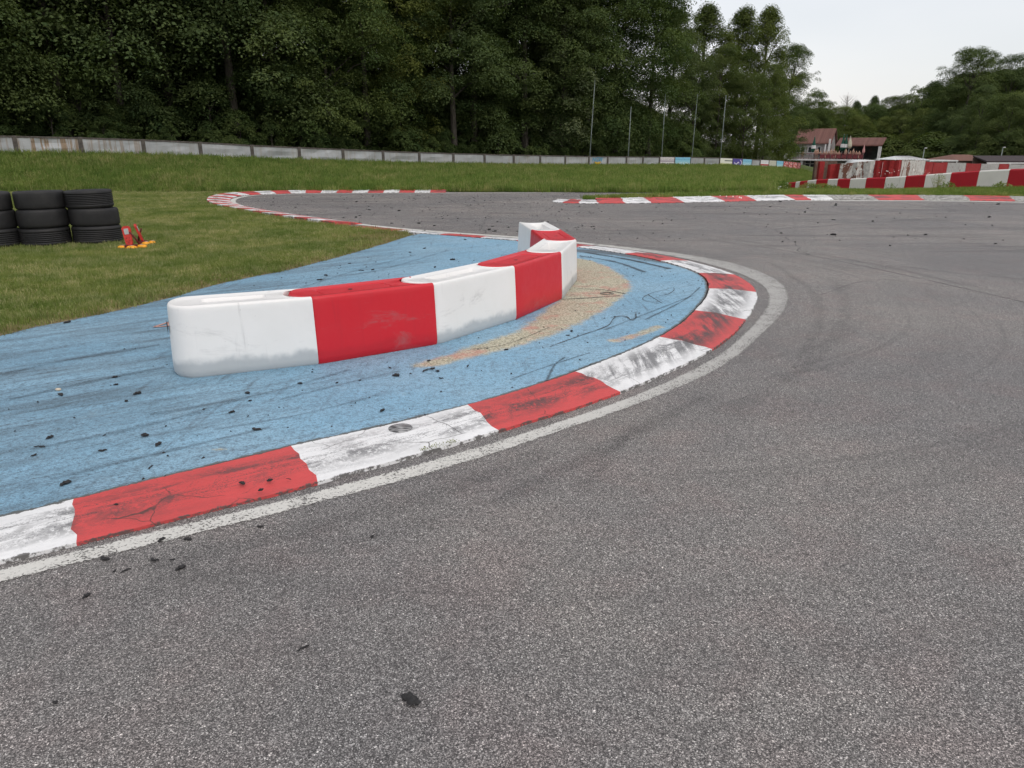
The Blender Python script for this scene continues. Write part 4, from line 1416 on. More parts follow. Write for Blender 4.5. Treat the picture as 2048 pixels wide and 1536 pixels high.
# the five tall thin poles behind the fence
for k, (bx, tx_, ty_) in enumerate(((1178, 1190, 158), (1255, 1262, 215), (1322, 1331, 188), (1382, 1395, 190), (1439, 1452, 192))):
    dz = fence_d(bx) + 0.35
    base = D(bx, 334, dz); top = D(tx_, ty_, dz)
    nm_ = ['tall thin grey-green pole farthest left of five', 'second tall thin pole from the left, shortest of the five', 'middle one of five tall thin poles, left of the printed banners',
           'fourth tall thin pole from the left, right of the printed banners', 'tall thin pole farthest right of five, beside the yellow-green banner'][k]
    root = tag(empty('net_pole', (base.x, base.y, base.z - 0.3)), nm_, 'pole', 'tall thin poles behind the fence')
    v = top - base
    tube('shaft', [(0, 0, 0), (v.x * 0.5, 0, v.z * 0.5 + 0.3), (v.x, 0, v.z + 0.3)], [0.044, 0.038, 0.028], M_POLE, root)
    bm = bmesh.new(); lathe_bm(bm, [(0.0, 0.06), (0.03, 0.055), (0.05, 0.03), (0.05, 0.0), (0.0, 0.0)], 10)
    cp = mesh_obj('cap', bm_mesh('cap', bm, True), M_POLE, root); cp.location = (v.x, 0, v.z + 0.3)

# ================================================================== STRIPED WALL ON THE RIGHT
def mat_wall(name, col, dirt):
    m = NT(name)
    w = m.pos()
    n = m.noise(w, 1.5, 5, 0.65); n2 = m.noise(m.map(w, scale=(6, 6, 0.8)), 1.0, 4, 0.6)
    c = m.mix(m.rng(n, 0.3, 0.75, 0, 0.5), col, tuple(x * 0.85 for x in col))
    c = m.mix(m.rng(n2, 0.55, 0.75, 0, 0.35), c, dirt)
    return m.done(m.bsdf(c, 0.6, m.bump(n, 0.2, 0.02), 0, 0.35))


M_WR = mat_wall('wall_red_paint', (0.50, 0.020, 0.035), (0.22, 0.05, 0.05))
M_WW = mat_wall('wall_white_paint', (0.86, 0.83, 0.78), (0.42, 0.39, 0.33))
M_WCAP = simple('wall_cap', (0.74, 0.70, 0.66), 0.6, 0.1)
M_WCAPR = simple('wall_cap_red', (0.60, 0.12, 0.12), 0.6, 0.1)
wall = tag(empty('striped_wall', tuple(D(1570, wall_bot(1570), wall_d(1570)))), 'low wall of alternating red and white blocks on the grass at the right', 'wall')
wall.location = (0, 0, 0)
for i, c in enumerate(WALL_C):
    a0, a1 = WALL_X[i], WALL_X[i + 1]
    pa, pb = D(a0, wall_top(a0), wall_d(a0)), D(a1, wall_top(a1), wall_d(a1))
    ba, bb = D(a0, wall_bot(a0), wall_d(a0)), D(a1, wall_bot(a1), wall_d(a1))
    u = (pb - pa); u.z = 0; u.normalize(); nb = Vector((-u.y, u.x, 0))
    g_ = u * 0.006
    th = 0.42
    bm = bmesh.new()
    def ring(a, b, o0, o1, za, zb):
        return [bm.verts.new((q.x, q.y, z)) for q, z in ((a + g_ + nb * o0, za), (b - g_ + nb * o0, zb), (b - g_ + nb * o1, zb), (a + g_ + nb * o1, za))]
    rs_ = [ring(pa, pb, -0.02, th + 0.02, ba.z - 0.5, bb.z - 0.5), ring(pa, pb, 0.0, th, pa.z - 0.05, pb.z - 0.05), ring(pa, pb, 0.04, th - 0.04, pa.z, pb.z)]
    for q0, q1 in zip(rs_[:-1], rs_[1:]):
        for k in range(4): bm.faces.new((q0[k], q0[(k + 1) % 4], q1[(k + 1) % 4], q1[k]))
    bm.faces.new(rs_[-1]); bm.faces.new(rs_[0][::-1])
    bmesh.ops.recalc_face_normals(bm, faces=bm.faces[:])
    mesh_obj('block', bm_mesh('block', bm), M_WR if c == 'R' else M_WW, wall)

# ------------------------------------------------------------------ the battered old wall behind it
def mat_peel(name, col, amount):
    m = NT(name)
    w = m.pos()
    n = m.noise(m.map(w, scale=(1.0, 1.0, 0.55)), 1.4, 7, 0.68, 1.0)
    n2 = m.noise(w, 6, 5, 0.7)
    c = m.mix(m.rng(n2, 0.35, 0.7), col, tuple(x * 0.7 for x in col))
    k = m.rng(m.m('ADD', n, m.m('MULTIPLY', m.m('SUBTRACT', n2, 0.5), 0.25)), 0.64 - amount, 0.67 - amount)
    c = m.mix(k, c, m.mix(n2, (0.14, 0.055, 0.04), (0.24, 0.12, 0.085)))
    return m.done(m.bsdf(c, 0.75, m.bump(n, 0.4, 0.06), 0, 0.25))


M_OR = mat_peel('old_red_paint', (0.34, 0.03, 0.03), 0.0)
M_OW = mat_peel('old_white_paint', (0.60, 0.58, 0.54), 0.11)
M_OW2 = mat_peel('old_white_paint_grey', (0.42, 0.41, 0.39), 0.03)
M_BRICK = simple('brown_masonry', (0.13, 0.08, 0.06), 0.9, 0.3, 5)
owall = tag(empty('battered_wall'), 'battered wall of dented red and peeling white panels behind the striped wall', 'wall')
OW = [(1656, 1680.5, 'R'), (1680.5, 1750.5, 'W'), (1750.5, 1767, 'R'), (1767, 1804, 'R'), (1804, 1852, 'W'), (1852, 1868, 'r'), (1868, 1896, 'r'), (1896, 1933, 'w'), (1933, 1963, 'R'), (1963, 1999, 'w'), (1999, 2019, 'r'), (2019, 2070, 'w')]


def ow_d(px): return float(np.interp(px, [1640, 1800, 1850, 2070], [50, 47, 52, 68]))
def ow_top(px): return float(np.interp(px, [1656, 1680, 1700, 1730, 1750, 1804, 1852, 1853, 1933, 2070], [329, 327.5, 326, 323, 321, 320.5, 321, 324, 326.5, 330]))


for i, (x0, x1, c) in enumerate(OW):
    n = 8
    bm = bmesh.new()
    rows = []
    for k in range(n + 1):
        px = x0 + 0.3 + (x1 - x0 - 0.6) * k / n
        d0 = ow_d(px) + 0.25 * mnoise.noise(Vector((px * 0.09, i, 0)))
        t_ = D(px, ow_top(px) + 0.9 * mnoise.noise(Vector((px * 0.07, 3.3, i))), d0)
        low = ground_z(t_.x, t_.y) - 0.2
        rows.append([bm.verts.new((t_.x, t_.y + 0.10 * mnoise.noise(Vector((px * 0.13, j * 1.1, i))) * math.sin(math.pi * j / 5), low + (t_.z - low) * j / 5)) for j in range(6)] +
                    [bm.verts.new((t_.x + 0.1, t_.y + 0.22, t_.z)), bm.verts.new((t_.x + 0.1, t_.y + 0.22, low))])
    for k in range(n):
        for j in range(7): bm.faces.new((rows[k][j], rows[k + 1][j], rows[k + 1][j + 1], rows[k][j + 1]))
    bm.faces.new(rows[0]); bm.faces.new(rows[-1][::-1])
    bmesh.ops.recalc_face_normals(bm, faces=bm.faces[:])
    mesh_obj('panel', bm_mesh('panel', bm), {'R': M_OR, 'r': M_OR, 'W': M_OW, 'w': M_OW2}[c], owall)
# its end: red post and masonry return
tp = D(1643, 326, 51); lowz = ground_z(tp.x, tp.y)
box('end_post', (tp.x, tp.y, (tp.z + lowz) / 2), (0.34, 0.34, tp.z - lowz + 0.2), M_OR, owall, 0, 0.02)
tp = D(1651, 325.5, 51.6)
box('masonry_return', (tp.x + 0.25, tp.y + 0.6, (tp.z + lowz) / 2), (1.5, 0.3, tp.z - lowz + 0.2), M_BRICK, owall)

# ================================================================== TYRE STACKS
m_ = NT('tyre_rubber')
w_ = m_.pos()
nA = m_.noise(w_, 5, 5, 0.65); nB = m_.noise(w_, 45, 3, 0.6)
cT = m_.mix(m_.rng(nA, 0.35, 0.75), (0.012, 0.012, 0.013), (0.024, 0.023, 0.023))
cT = m_.mix(m_.rng(nB, 0.72, 0.80, 0, 0.22), cT, (0.12, 0.12, 0.12))
M_TYRE = m_.done(m_.bsdf(cT, 0.62, m_.bump(nB, 0.15, 0.004), 0, 0.4))


def tyre_mesh(name, Ro, Wd, ribs, seed):
    h = Wd / 2
    Ri = Ro * 0.63
    prof = [(Ri, -h * 0.62), (Ri + 0.012, -h * 0.74), (Ri + 0.05, -h * 0.93), (Ro * 0.86, -h), (Ro * 0.945, -h * 0.97), (Ro * 0.985, -h * 0.85)]
    tr = []
    if ribs:
        for k in range(ribs):
            c = -h * 0.74 + 1.48 * h * (k + 0.5) / ribs
            g = 0.006
            hw = 1.48 * h / ribs / 2
            tr += [(Ro, c - hw + g), (Ro, c + hw - g), (Ro - 0.010, c + hw - g * 0.6), (Ro - 0.010, c + hw + g * 0.6)]
        tr = tr[:-2]
    else:
        tr = [(Ro, -h * 0.7), (Ro * 1.004, -h * 0.3), (Ro * 1.004, h * 0.3), (Ro, h * 0.7)]
    prof += tr
    prof += [(Ro * 0.985, h * 0.85), (Ro * 0.945, h * 0.97), (Ro * 0.86, h), (Ri + 0.05, h * 0.93), (Ri + 0.012, h * 0.74), (Ri, h * 0.62), (Ri - 0.004, h * 0.45), (Ro * 0.9, h * 0.3), (Ro * 0.93, 0), (Ro * 0.9, -h * 0.3), (Ri - 0.004, -h * 0.45)]
    bm = bmesh.new()
    lathe_bm(bm, prof, 56, True)
    r = random.Random(seed)
    a0, a1 = r.uniform(0, 6), r.uniform(0, 6)
    for v in bm.verts:                          # old tyres are never quite round
        a = math.atan2(v.co.y, v.co.x)
        f = 1 + 0.010 * math.sin(2 * a + a0) + 0.005 * math.sin(3 * a + a1)
        v.co.x *= f; v.co.y *= f
        v.co.z += 0.006 * math.sin(a + a1)
    bmesh.ops.recalc_face_normals(bm, faces=bm.faces[:])
    me = bm_mesh(name, bm, True)
    return me


TW = 0.282
cols_ = [('right', (199, 494)), ('middle', (97, 498.5)), ('left', (-7, 503))]
ribmap = {('right', 0): 7, ('right', 1): 0, ('right', 2): 8, ('middle', 0): 7, ('middle', 1): 0, ('middle', 2): 0, ('left', 0): 7, ('left', 1): 0, ('left', 2): 0}
offs = {('right', 0): (0.01, 0.0), ('right', 1): (0.0, 0.01), ('right', 2): (-0.03, 0.0), ('middle', 0): (0.0, 0.0), ('middle', 1): (0.012, 0.0), ('middle', 2): (0.01, 0.02), ('left', 0): (0.02, 0), ('left', 1): (0, 0), ('left', 2): (-0.01, 0)}
lv = ['bottom', 'middle', 'top']
tl = {('right', 2): 'ribbed black tyre, top of the stack beside the orange stands', ('right', 1): 'smooth black tyre, middle of the stack beside the orange stands', ('right', 0): 'black tyre at the bottom of the stack beside the orange stands',
      ('middle', 2): 'smooth black tyre with pale scratches, top of the middle stack', ('middle', 1): 'smooth black tyre in the middle of the middle stack', ('middle', 0): 'ribbed black tyre at the bottom of the middle stack',
      ('left', 2): 'black tyre on top of the stack cut by the left edge', ('left', 1): 'black tyre halfway up the stack cut by the left edge', ('left', 0): 'black tyre at the bottom of the stack cut by the left edge'}
for cname, q in cols_:
    f = G(*q)
    dirv = Vector((f.x, f.y, 0)).normalized()
    c = f + dirv * 0.345
    for k in range(3):
        Ro = 0.362 if k < 2 else 0.352
        o_ = offs[(cname, k)]
        me = tyre_mesh('carcass', Ro, TW, ribmap[(cname, k)], hash((len(cname), k)) % 99)
        root = tag(empty('tyre', (c.x + o_[0], c.y + o_[1], 0.04 + TW * (k + 0.5))), tl[(cname, k)], 'tyre', 'tyres stacked on the infield')
        t_ = mesh_obj('carcass', me, M_TYRE, root)
        t_.rotation_euler = (R(random.Random(k + len(cname)).uniform(-0.8, 0.8)), R(random.Random(k * 3 + len(cname)).uniform(-0.8, 0.8)), k)

# ================================================================== THE TWO RED STANDS BY THE TYRES
M_SRED = simple('stand_red', (0.50, 0.035, 0.025), 0.5, 0.2, 20)
M_SDARK = simple('stand_dark_red', (0.12, 0.012, 0.014), 0.6, 0.2, 20)
M_SOR = simple('stand_orange', (0.86, 0.36, 0.015), 0.45, 0.15, 20)
M_SCR = simple('stand_grey_window', (0.38, 0.40, 0.40), 0.35, 0.1, 9)
M_PALE = simple('pale_print', (0.75, 0.55, 0.42), 0.6, 0.2, 30)


def foot_bm(rx, ry, h):
    bm = bmesh.new()
    rings = lathe_bm(bm, [(0.0, h), (0.35, h * 0.97), (0.7, h * 0.8), (0.92, h * 0.5), (1.0, h * 0.15), (0.97, 0.0), (0.0, 0.0)], 20)
    bmesh.ops.scale(bm, vec=(rx, ry, 1), verts=bm.verts[:])
    bmesh.ops.recalc_face_normals(bm, faces=bm.faces[:])
    return bm


def stand(loc, rz, lean, label, s=1.0, feet=((-0.115, -0.02), (0.075, -0.06))):
    root = tag(empty('warning_stand', loc, rz), label, 'stand', 'red stands with orange feet beside the tyres')
    root.scale = (s, s, s)
    bm = bmesh.new()
    pts = rounded_rect(-0.075, 0.075, 0.0, 0.34, 0.055, 6)
    a = [bm.verts.new((x * (0.82 if z < 0.1 else 1), -0.018, z)) for x, z in pts]
    b = [bm.verts.new((x * (0.82 if z < 0.1 else 1), 0.018, z)) for x, z in pts]
    n = len(a)
    for k in range(n): bm.faces.new((a[k], a[(k + 1) % n], b[(k + 1) % n], b[k]))
    bm.faces.new(a[::-1]); bm.faces.new(b)
    bmesh.ops.recalc_face_normals(bm, faces=bm.faces[:])
    bmesh.ops.bevel(bm, geom=[e for e in bm.edges if e.calc_face_angle(0) > 1.2], offset=0.005, segments=2, affect='EDGES')
    pl = mesh_obj('plate', bm_mesh('plate', bm), M_SRED, root)
    pl.location = (0, 0, 0.045); pl.rotation_euler = lean
    w = box('window', (0, -0.0195, 0.245), (0.075, 0.005, 0.10), M_SCR, pl, 0, 0.002)
    for k, (x, z) in enumerate(((-0.025, 0.13), (0.025, 0.13), (-0.03, 0.08), (0.02, 0.085), (0.0, 0.05))):
        bm = bmesh.new(); bmesh.ops.create_circle(bm, cap_ends=True, radius=0.009, segments=10, matrix=Matrix.Translation((x, -0.0195, z)) @ Matrix.Rotation(math.pi / 2, 4, 'X'))
        mesh_obj('hole', bm_mesh('hole', bm), M_SDARK, pl)
    tube('rear_strut', [(0.03, 0.0, 0.28), (0.09, 0.06, 0.15), (0.14, 0.10, 0.03)], [0.014, 0.016, 0.02], M_SDARK, root)
    bm = bmesh.new()
    box_bm(bm, (0.02, 0.0, 0.035), (0.20, 0.12, 0.05), 0, 0.01)
    mesh_obj('base', bm_mesh('base', bm), M_SDARK, root)
    for (fx, fy) in feet:
        fo = mesh_obj('foot', bm_mesh('foot', foot_bm(0.095, 0.075, 0.055), True), M_SOR, root)
        fo.location = (fx, fy, 0.0)
        bm = bmesh.new(); bmesh.ops.create_circle(bm, cap_ends=True, radius=0.030, segments=12)
        pr = mesh_obj('print', bm_mesh('print', bm), M_PALE, fo); pr.location = (0.01, -0.02, 0.0565)
    return root


q = G(262, 502)
stand((q.x, q.y, 0.045), R(8), (R(-8), R(-7), 0), 'red upright stand with grey window and orange feet, nearer the tyres', 0.88, ((-0.12, 0.0), (0.05, -0.075), (0.17, 0.06)))
q = G(288, 494)
stand((q.x, q.y, 0.045), R(110), (R(-16), R(0), 0), 'second red stand seen edge-on, behind the one with the grey window', 0.88, ((-0.10, -0.05), (0.02, -0.14)))

# ================================================================== SMALL FIXTURES
M_STEEL = simple('rusty_ring', (0.22, 0.19, 0.15), 0.6, 0.3, 40, 0.4)
bm = bmesh.new(); lathe_bm(bm, [(0.050, 0.0), (0.050, 0.008), (0.062, 0.010), (0.074, 0.006), (0.078, 0.0)], 28)
q = G(1214, 588, AP_Z)
tag(mesh_obj('ground_ring', bm_mesh('ground_ring', bm, True), M_STEEL), 'small round metal ring set into the worn yellow patch', 'ring').location = (q.x, q.y, AP_Z + 0.004)
m_ = NT('scuffed_cover')
w_ = m_.pos(); nA = m_.noise(m_.map(w_, scale=(10, 40, 1), rot=(0, 0, R(40))), 2.0, 4, 0.6)
M_COVER = m_.done(m_.bsdf(m_.mix(m_.rng(nA, 0.40, 0.60), (0.055, 0.055, 0.058), (0.34, 0.34, 0.34)), 0.7))
bm = bmesh.new(); lathe_bm(bm, [(0.0, 0.006), (0.058, 0.006), (0.066, 0.003), (0.067, -0.01)], 28)
q = G(801, 857.5, 0.04)
tag(mesh_obj('round_cover', bm_mesh('round_cover', bm, True), M_COVER), 'scuffed grey round cover set into the white kerb block', 'cover').location = (q.x, q.y, 0.043)
# painted mark behind the nearest barrier
M_PINK = simple('faded_pink_paint', (0.50, 0.27, 0.22), 0.8, 0.3, 12)
mk = [G(*q_, AP_Z) for q_ in ((308, 655), (338, 645), (338, 653), (308, 655))]
bm = bmesh.new()
for a, b in zip(mk[:-1], mk[1:]):
    u = (b - a).normalized(); n_ = Vector((-u.y, u.x, 0)) * 0.012
    V = [bm.verts.new(p + Vector((0, 0, 0.006))) for p in (a - n_, b - n_, b + n_, a + n_)]
    f = bm.faces.new(V)
    if f.normal.z < 0: f.normal_flip()
o = mesh_obj('painted_mark', bm_mesh('painted_mark', bm), M_PINK, apron)
o['label'] = 'faded pink painted outline on the blue apron'

m_ = NT('rubber_film')
w_ = m_.pos(); u_ = m_.uv()
_, vy_, _ = m_.sep(u_)
nA = m_.noise(w_, 70, 5, 0.75); nB = m_.noise(w_, 6, 4, 0.6)
ed_ = m_.m('MINIMUM', vy_, m_.m('SUBTRACT', 1.0, vy_))
al = m_.m('MULTIPLY', m_.rng(m_.m('ADD', m_.m('ADD', nA, m_.m('MULTIPLY', nB, 0.7)), m_.m('MULTIPLY', ed_, 0.7)), 0.78, 1.18), m_.attr('film', 'OBJECT'))
sh_ = m_.bsdf((0.045, 0.045, 0.047), 0.7)
M_FILM = m_.done(m_.n('ShaderNodeMixShader', {0: al, 1: m_.n('ShaderNodeBsdfTransparent').outputs[0], 2: sh_}).outputs[0])


def film(pxs, width, z, strength, parent):
    pts = catmull([flat(G(*q_, z)) for q_ in pxs], 8)
    A_, B_ = [], []
    for k in range(len(pts)):
        t = (pts[min(k + 1, len(pts) - 1)] - pts[max(k - 1, 0)]).normalized()
        n_ = Vector((-t.y, t.x, 0)) * width * 0.5 * (0.7 + 0.6 * mnoise.noise(pts[k] * 3.0) + 0.2)
        A_.append(pts[k] - n_); B_.append(pts[k] + n_)
    o = strip_obj('tyre_mark', A_, B_, z + 0.004, M_FILM, 2)
    o['film'] = strength
    o.parent = parent
    return o


for pxs, w, st in (([(1100, 694), (1160, 672), (1215, 652), (1232, 634), (1250, 633), (1265, 640), (1272, 628)], 0.016, 1.0),
                   ([(1318, 608), (1286, 600), (1300, 588), (1330, 580), (1347, 576), (1338, 588), (1318, 592)], 0.014, 0.95),
                   ([(1296, 590), (1324, 607)], 0.016, 0.95), ([(960, 607), (1060, 601), (1150, 598), (1240, 592)], 0.035, 0.9), ([(1155, 578), (1205, 580), (1250, 588)], 0.03, 0.9),
                   ([(1020, 760), (1090, 735), (1180, 706)], 0.02, 0.55), ([(1090, 770), (1110, 730), (1130, 715)], 0.03, 0.5), ([(940, 700), (1010, 690), (1100, 655)], 0.02, 0.5),
                   ([(560, 800), (680, 770), (800, 742)], 0.03, 0.5), ([(300, 830), (520, 790), (700, 740)], 0.04, 0.45), ([(60, 900), (300, 850), (480, 800)], 0.05, 0.5), ([(20, 800), (200, 760), (330, 735)], 0.06, 0.55),
                   ([(0, 750), (140, 720), (320, 690)], 0.07, 0.5), ([(430, 860), (600, 830), (760, 790)], 0.025, 0.5), ([(100, 960), (330, 905), (540, 855)], 0.03, 0.45), ([(1170, 505), (1260, 520), (1340, 538)], 0.12, 0.75), ([(1160, 512), (1230, 524), (1290, 545)], 0.10, 0.6),
                   ([(640, 560), (760, 540), (900, 500)], 0.05, 0.4), ([(560, 590), (700, 545), (830, 510)], 0.05, 0.35), ([(1290, 640), (1370, 600), (1400, 575)], 0.03, 0.5), ([(1210, 660), (1300, 625), (1390, 590)], 0.035, 0.4)):
    film(pxs, w * (1.0 if pxs[0][0] > 900 else 1.5), AP_Z, st if pxs[0][0] > 900 else st * 0.5, apron)
# skid marks on the asphalt
track_o = bpy.data.objects['race_track']
for pxs, w, st in (([(980, 1010), (1120, 940), (1260, 870), (1420, 790)], 0.16, 0.45), ([(1160, 980), (1230, 900), (1270, 850)], 0.10, 0.4), ([(300, 1130), (600, 1060), (900, 980), (1100, 900)], 0.20, 0.4), ([(200, 1200), (520, 1130), (880, 1040)], 0.18, 0.3),
                   ([(1600, 720), (1640, 640), (1620, 580), (1540, 525)], 0.15, 0.4), ([(1440, 830), (1600, 740), (1690, 640), (1680, 570)], 0.2, 0.35), ([(1400, 478), (1560, 500), (1760, 540), (2048, 605)], 0.03, 0.8), ([(1640, 590), (1760, 560), (1900, 575)], 0.02, 0.6), ([(1160, 452), (1400, 470), (1700, 520), (2000, 585)], 0.14, 0.4),
                   ([(1120, 440), (1450, 445), (1800, 470), (2048, 500)], 0.16, 0.35), ([(560, 412), (760, 408), (1000, 412), (1200, 425)], 0.2, 0.5), ([(600, 400), (800, 397), (1040, 402)], 0.2, 0.4), ([(640, 430), (820, 425), (1010, 435)], 0.16, 0.4), ([(1250, 416), (1500, 412), (1800, 414), (2040, 420)], 0.2, 0.45), ([(1300, 430), (1600, 425), (1900, 432)], 0.2, 0.35), ([(1200, 440), (1260, 460), (1330, 490)], 0.08, 0.5), ([(1180, 445), (1240, 470), (1280, 490)], 0.06, 0.45)):
    film(pxs, w, 0.0, st * (0.26 if w > 0.05 else 0.75), track_o)

# ================================================================== RUBBER CRUMBS
M_RUB = simple('rubber_crumb', (0.026, 0.025, 0.026), 0.75, 0.3, 60, bump=0.4)
def crumb_mesh(seed, L, wd):
    r = random.Random(seed)
    bm = bmesh.new()
    n = 7
    pts, rad = [], []
    bend = r.uniform(-0.7, 0.7)
    for k in range(n):
        t = k / (n - 1)
        pts.append((L * (t - 0.5), bend * L * (t - 0.5) ** 2 + r.uniform(-0.06, 0.06) * L, wd * 0.45 + r.uniform(-0.2, 0.3) * wd))
        rad.append(wd * (0.22 + 0.55 * math.sin(math.pi * (0.12 + 0.76 * t))) * r.uniform(0.65, 1.2))
    tube_bm(bm, pts, rad, 7)
    for v in bm.verts:
        v.co += Vector((r.uniform(-1, 1), r.uniform(-1, 1), r.uniform(-1, 1))) * wd * 0.14
        v.co.z = max(v.co.z * 0.8, 0.0)
    return bm_mesh('crumb', bm)


CR = [crumb_mesh(s, 1.0, w) for s, w in ((1, 0.34), (2, 0.22), (3, 0.42), (4, 0.13), (5, 0.3), (6, 0.5))]
for me in CR: me.materials.append(M_RUB)
# biggest first: pixel, length (m), variant, surface height
CL = [(122, 790, .075, 0), (275, 788, .055, 2), (495, 787, .05, 2), (463, 825, .06, 0), (512, 860, .07, 1), (100, 876, .05, 2), (290, 872, .055, 5), (130, 968, .055, 0), (80, 893, .07, 3), (69, 911, .05, 1),
      (232, 770, .05, 2), (317, 890, .05, 2), (205, 902, .06, 1), (300, 935, .07, 3), (230, 755, .04, 2), (253, 803, .03, 5), (500, 802, .035, 2), (780, 736, .045, 4), (865, 738, .05, 4), (875, 743, .045, 2), (857, 722, .05, 0),
      (792, 752, .06, 2), (850, 741, .10, 3), (882, 757, .055, 1), (765, 822, .04, 2), (600, 767, .04, 0), (674, 766, .04, 4), (720, 761, .03, 2), (935, 732, .06, 3), (1136, 671, .05, 1), (1143, 663, .05, 2), (1012, 700, .04, 0),
      (548, 544, .06, 1), (640, 560, .09, 1), (652, 551, .07, 0), (700, 527, .08, 1), (723, 541, .09, 3), (745, 540, .06, 0), (820, 505, .07, 4), (850, 497, .08, 1), (905, 520, .09, 0), (870, 535, .06, 2), (930, 480, .08, 0), (137, 645, .10, 1)]
CA = [(822, 1403, .062, 0), (110, 1406, .030, 2), (605, 1296, .050, 3), (208, 1119, .065, 1), (250, 1141, .06, 3), (308, 1121, .045, 1), (360, 1137, .05, 0), (376, 1079, .05, 0), (173, 1193, .032, 2), (520, 1054, .04, 1), (322, 1081, .05, 0),
      (1990, 488, .09, 0), (745, 1074, .025, 2), (345, 1120, .03, 1), (230, 1142, .035, 1)]
CK = [(485, 967, .06, 0), (540, 962, .03, 5), (578, 958, .04, 3), (522, 981, .035, 5), (232, 1010, .025, 2)]
CF = [(712, 435, .20, 2), (592, 415, .16, 1), (738, 420, .22, 1), (784, 447, .20, 1), (838, 447, .14, 0), (868, 452, .15, 0), (985, 453, .18, 1), (978, 460, .16, 0), (990, 463, .14, 2), (547, 397, .16, 2), (713, 404, .22, 2), (746, 393, .16, 2), (798, 422, .18, 2), (1080, 441, .12, 1),
      (1671, 411, .22, 0), (1616, 417, .2, 1), (1667, 440, .2, 1), (1745, 443, .2, 0), (1666, 470, .2, 0), (1672, 409, .2, 2), (1996, 409, .25, 2), (1636, 446, .15, 1), (1560, 404, .2, 0), (1460, 413, .2, 1), (1540, 414, .18, 0), (1610, 425, .16, 2), (1978, 435, .2, 2), (1313, 415, .2, 1), (1850, 470, .14, 0), (1780, 492, .1, 2)]


def crumbs(lst, z, label, group, zj=0.0):
    for k, (px, py, L, v) in enumerate(lst):
        q = G(px, py, z)
        o = mesh_obj('rubber_crumb', CR[v])
        s = L * (0.58 + 0.34 * ((k * 37) % 10) / 10)
        o.scale = (s, s, s * 0.9)
        o.location = (q.x, q.y, z)
        o.rotation_euler = (0, 0, KANG + ((k * 53) % 100) / 100 * 2.4 - 1.2)
        tag(o, label, 'rubber', group)


crumbs([c for c in CL if c[1] > 680 and c[0] < 560], AP_Z + 0.002, 'shred of black rubber on the blue apron, left of or below the nearest barrier', 'rubber shreds at the left of the blue apron')
crumbs([c for c in CL if c[1] > 640 and c[0] >= 560], AP_Z + 0.002, 'shred of black tyre rubber on the blue apron between the barriers and the kerb', 'rubber shreds between barriers and kerb')
crumbs([c for c in CL if c[1] <= 645], AP_Z + 0.002, 'shred of black tyre rubber on the blue apron behind the barriers', 'rubber shreds behind the barriers')
lb = crumbs(CA[1:], 0.002, 'shred of black tyre rubber lying on the grey asphalt in front of the kerb', 'rubber shreds on the near asphalt')
crumbs(CK, 0.040, 'bit of black tyre rubber lying on the red kerb block', 'rubber bits on the kerb')
CF = [(a, b, c * 0.6, v) for a, b, c, v in CF]
crumbs([c for c in CF if c[0] < 1200], 0.002, 'dark clump of rubber on the far track, left of the right-hand kerb', 'rubber clumps on the far track')
crumbs([c for c in CF if c[0] >= 1200], 0.002, 'dark clump of rubber on the track in front of the right-hand kerb', 'rubber clumps before the right-hand kerb')
q = G(822, 1403)
o = tag(mesh_obj('rubber_crumb', crumb_mesh(12, 0.062, 0.021), M_RUB), 'biggest lump of black rubber, alone on the asphalt near the bottom edge', 'rubber')
o.location = (q.x, q.y, 0.002); o.rotation_euler = (0, 0, R(-35))
q = G(117, 781, AP_Z)
bm = bmesh.new(); bmesh.ops.create_icosphere(bm, subdivisions=2, radius=0.013)
for v in bm.verts: v.co = Vector((v.co.x * 1.5, v.co.y, v.co.z * 0.7)) + v.co.normalized() * 0.002 * mnoise.noise(v.co * 90)
o = tag(mesh_obj('pebble', bm_mesh('pebble', bm, True), simple('pale_pebble', (0.55, 0.48, 0.38), 0.8)), 'small pale pebble beside a rubber shred on the blue apron', 'pebble')
o.location = (q.x, q.y, AP_Z + 0.008)
# dust-fine crumbs nobody could count
vv, ff = [], []
for k in range(1500):
    if k % 3 == 0:
        x, y, z = rng.uniform(-3, 2.5), rng.uniform(3, 11), AP_Z + 0.003
        if not inside(np.array([[x, y]]), AP_POLY)[0]: continue
        s = rng.uniform(0.004, 0.014)
    elif k % 3 == 1:
        x, y, z = rng.uniform(-8, 2), rng.uniform(12, 26), 0.002
        if inside(np.array([[x, y]]), INF)[0]: continue
        s = rng.uniform(0.012, 0.036)
    else:
        x, y, z = rng.uniform(1, 16), rng.uniform(12, 22), 0.002
        s = rng.uniform(0.01, 0.035)
        if rng.random() < 0.6: continue
    a = rng.uniform(0, 6.28); e = rng.uniform(0.3, 0.8)
    i = len(vv)
    for t_ in range(4):
        b_ = a + t_ * math.pi / 2; r_ = s * (1 if t_ % 2 == 0 else e)
        vv.append((x + r_ * math.cos(b_), y + r_ * math.sin(b_), z))
    vv.append((x, y, z + s * 0.6))
    ff += [(i, i + 1, i + 4), (i + 1, i + 2, i + 4), (i + 2, i + 3, i + 4), (i + 3, i, i + 4)]
tag(mesh_obj('rubber_dust', pydata('rubber_dust', vv, ff), M_RUB), kind='stuff')

# ================================================================== TREES
def fast_mesh(name, V, quads):
    me = bpy.data.meshes.new(name)
    V = np.asarray(V, np.float32); Q = np.asarray(quads, np.int32)
    me.vertices.add(len(V)); me.vertices.foreach_set('co', V.ravel())
    me.loops.add(Q.size); me.loops.foreach_set('vertex_index', Q.ravel())
    me.polygons.add(len(Q)); me.polygons.foreach_set('loop_start', np.arange(0, Q.size, Q.shape[1], dtype=np.int32))
    me.update(calc_edges=True)
    return me


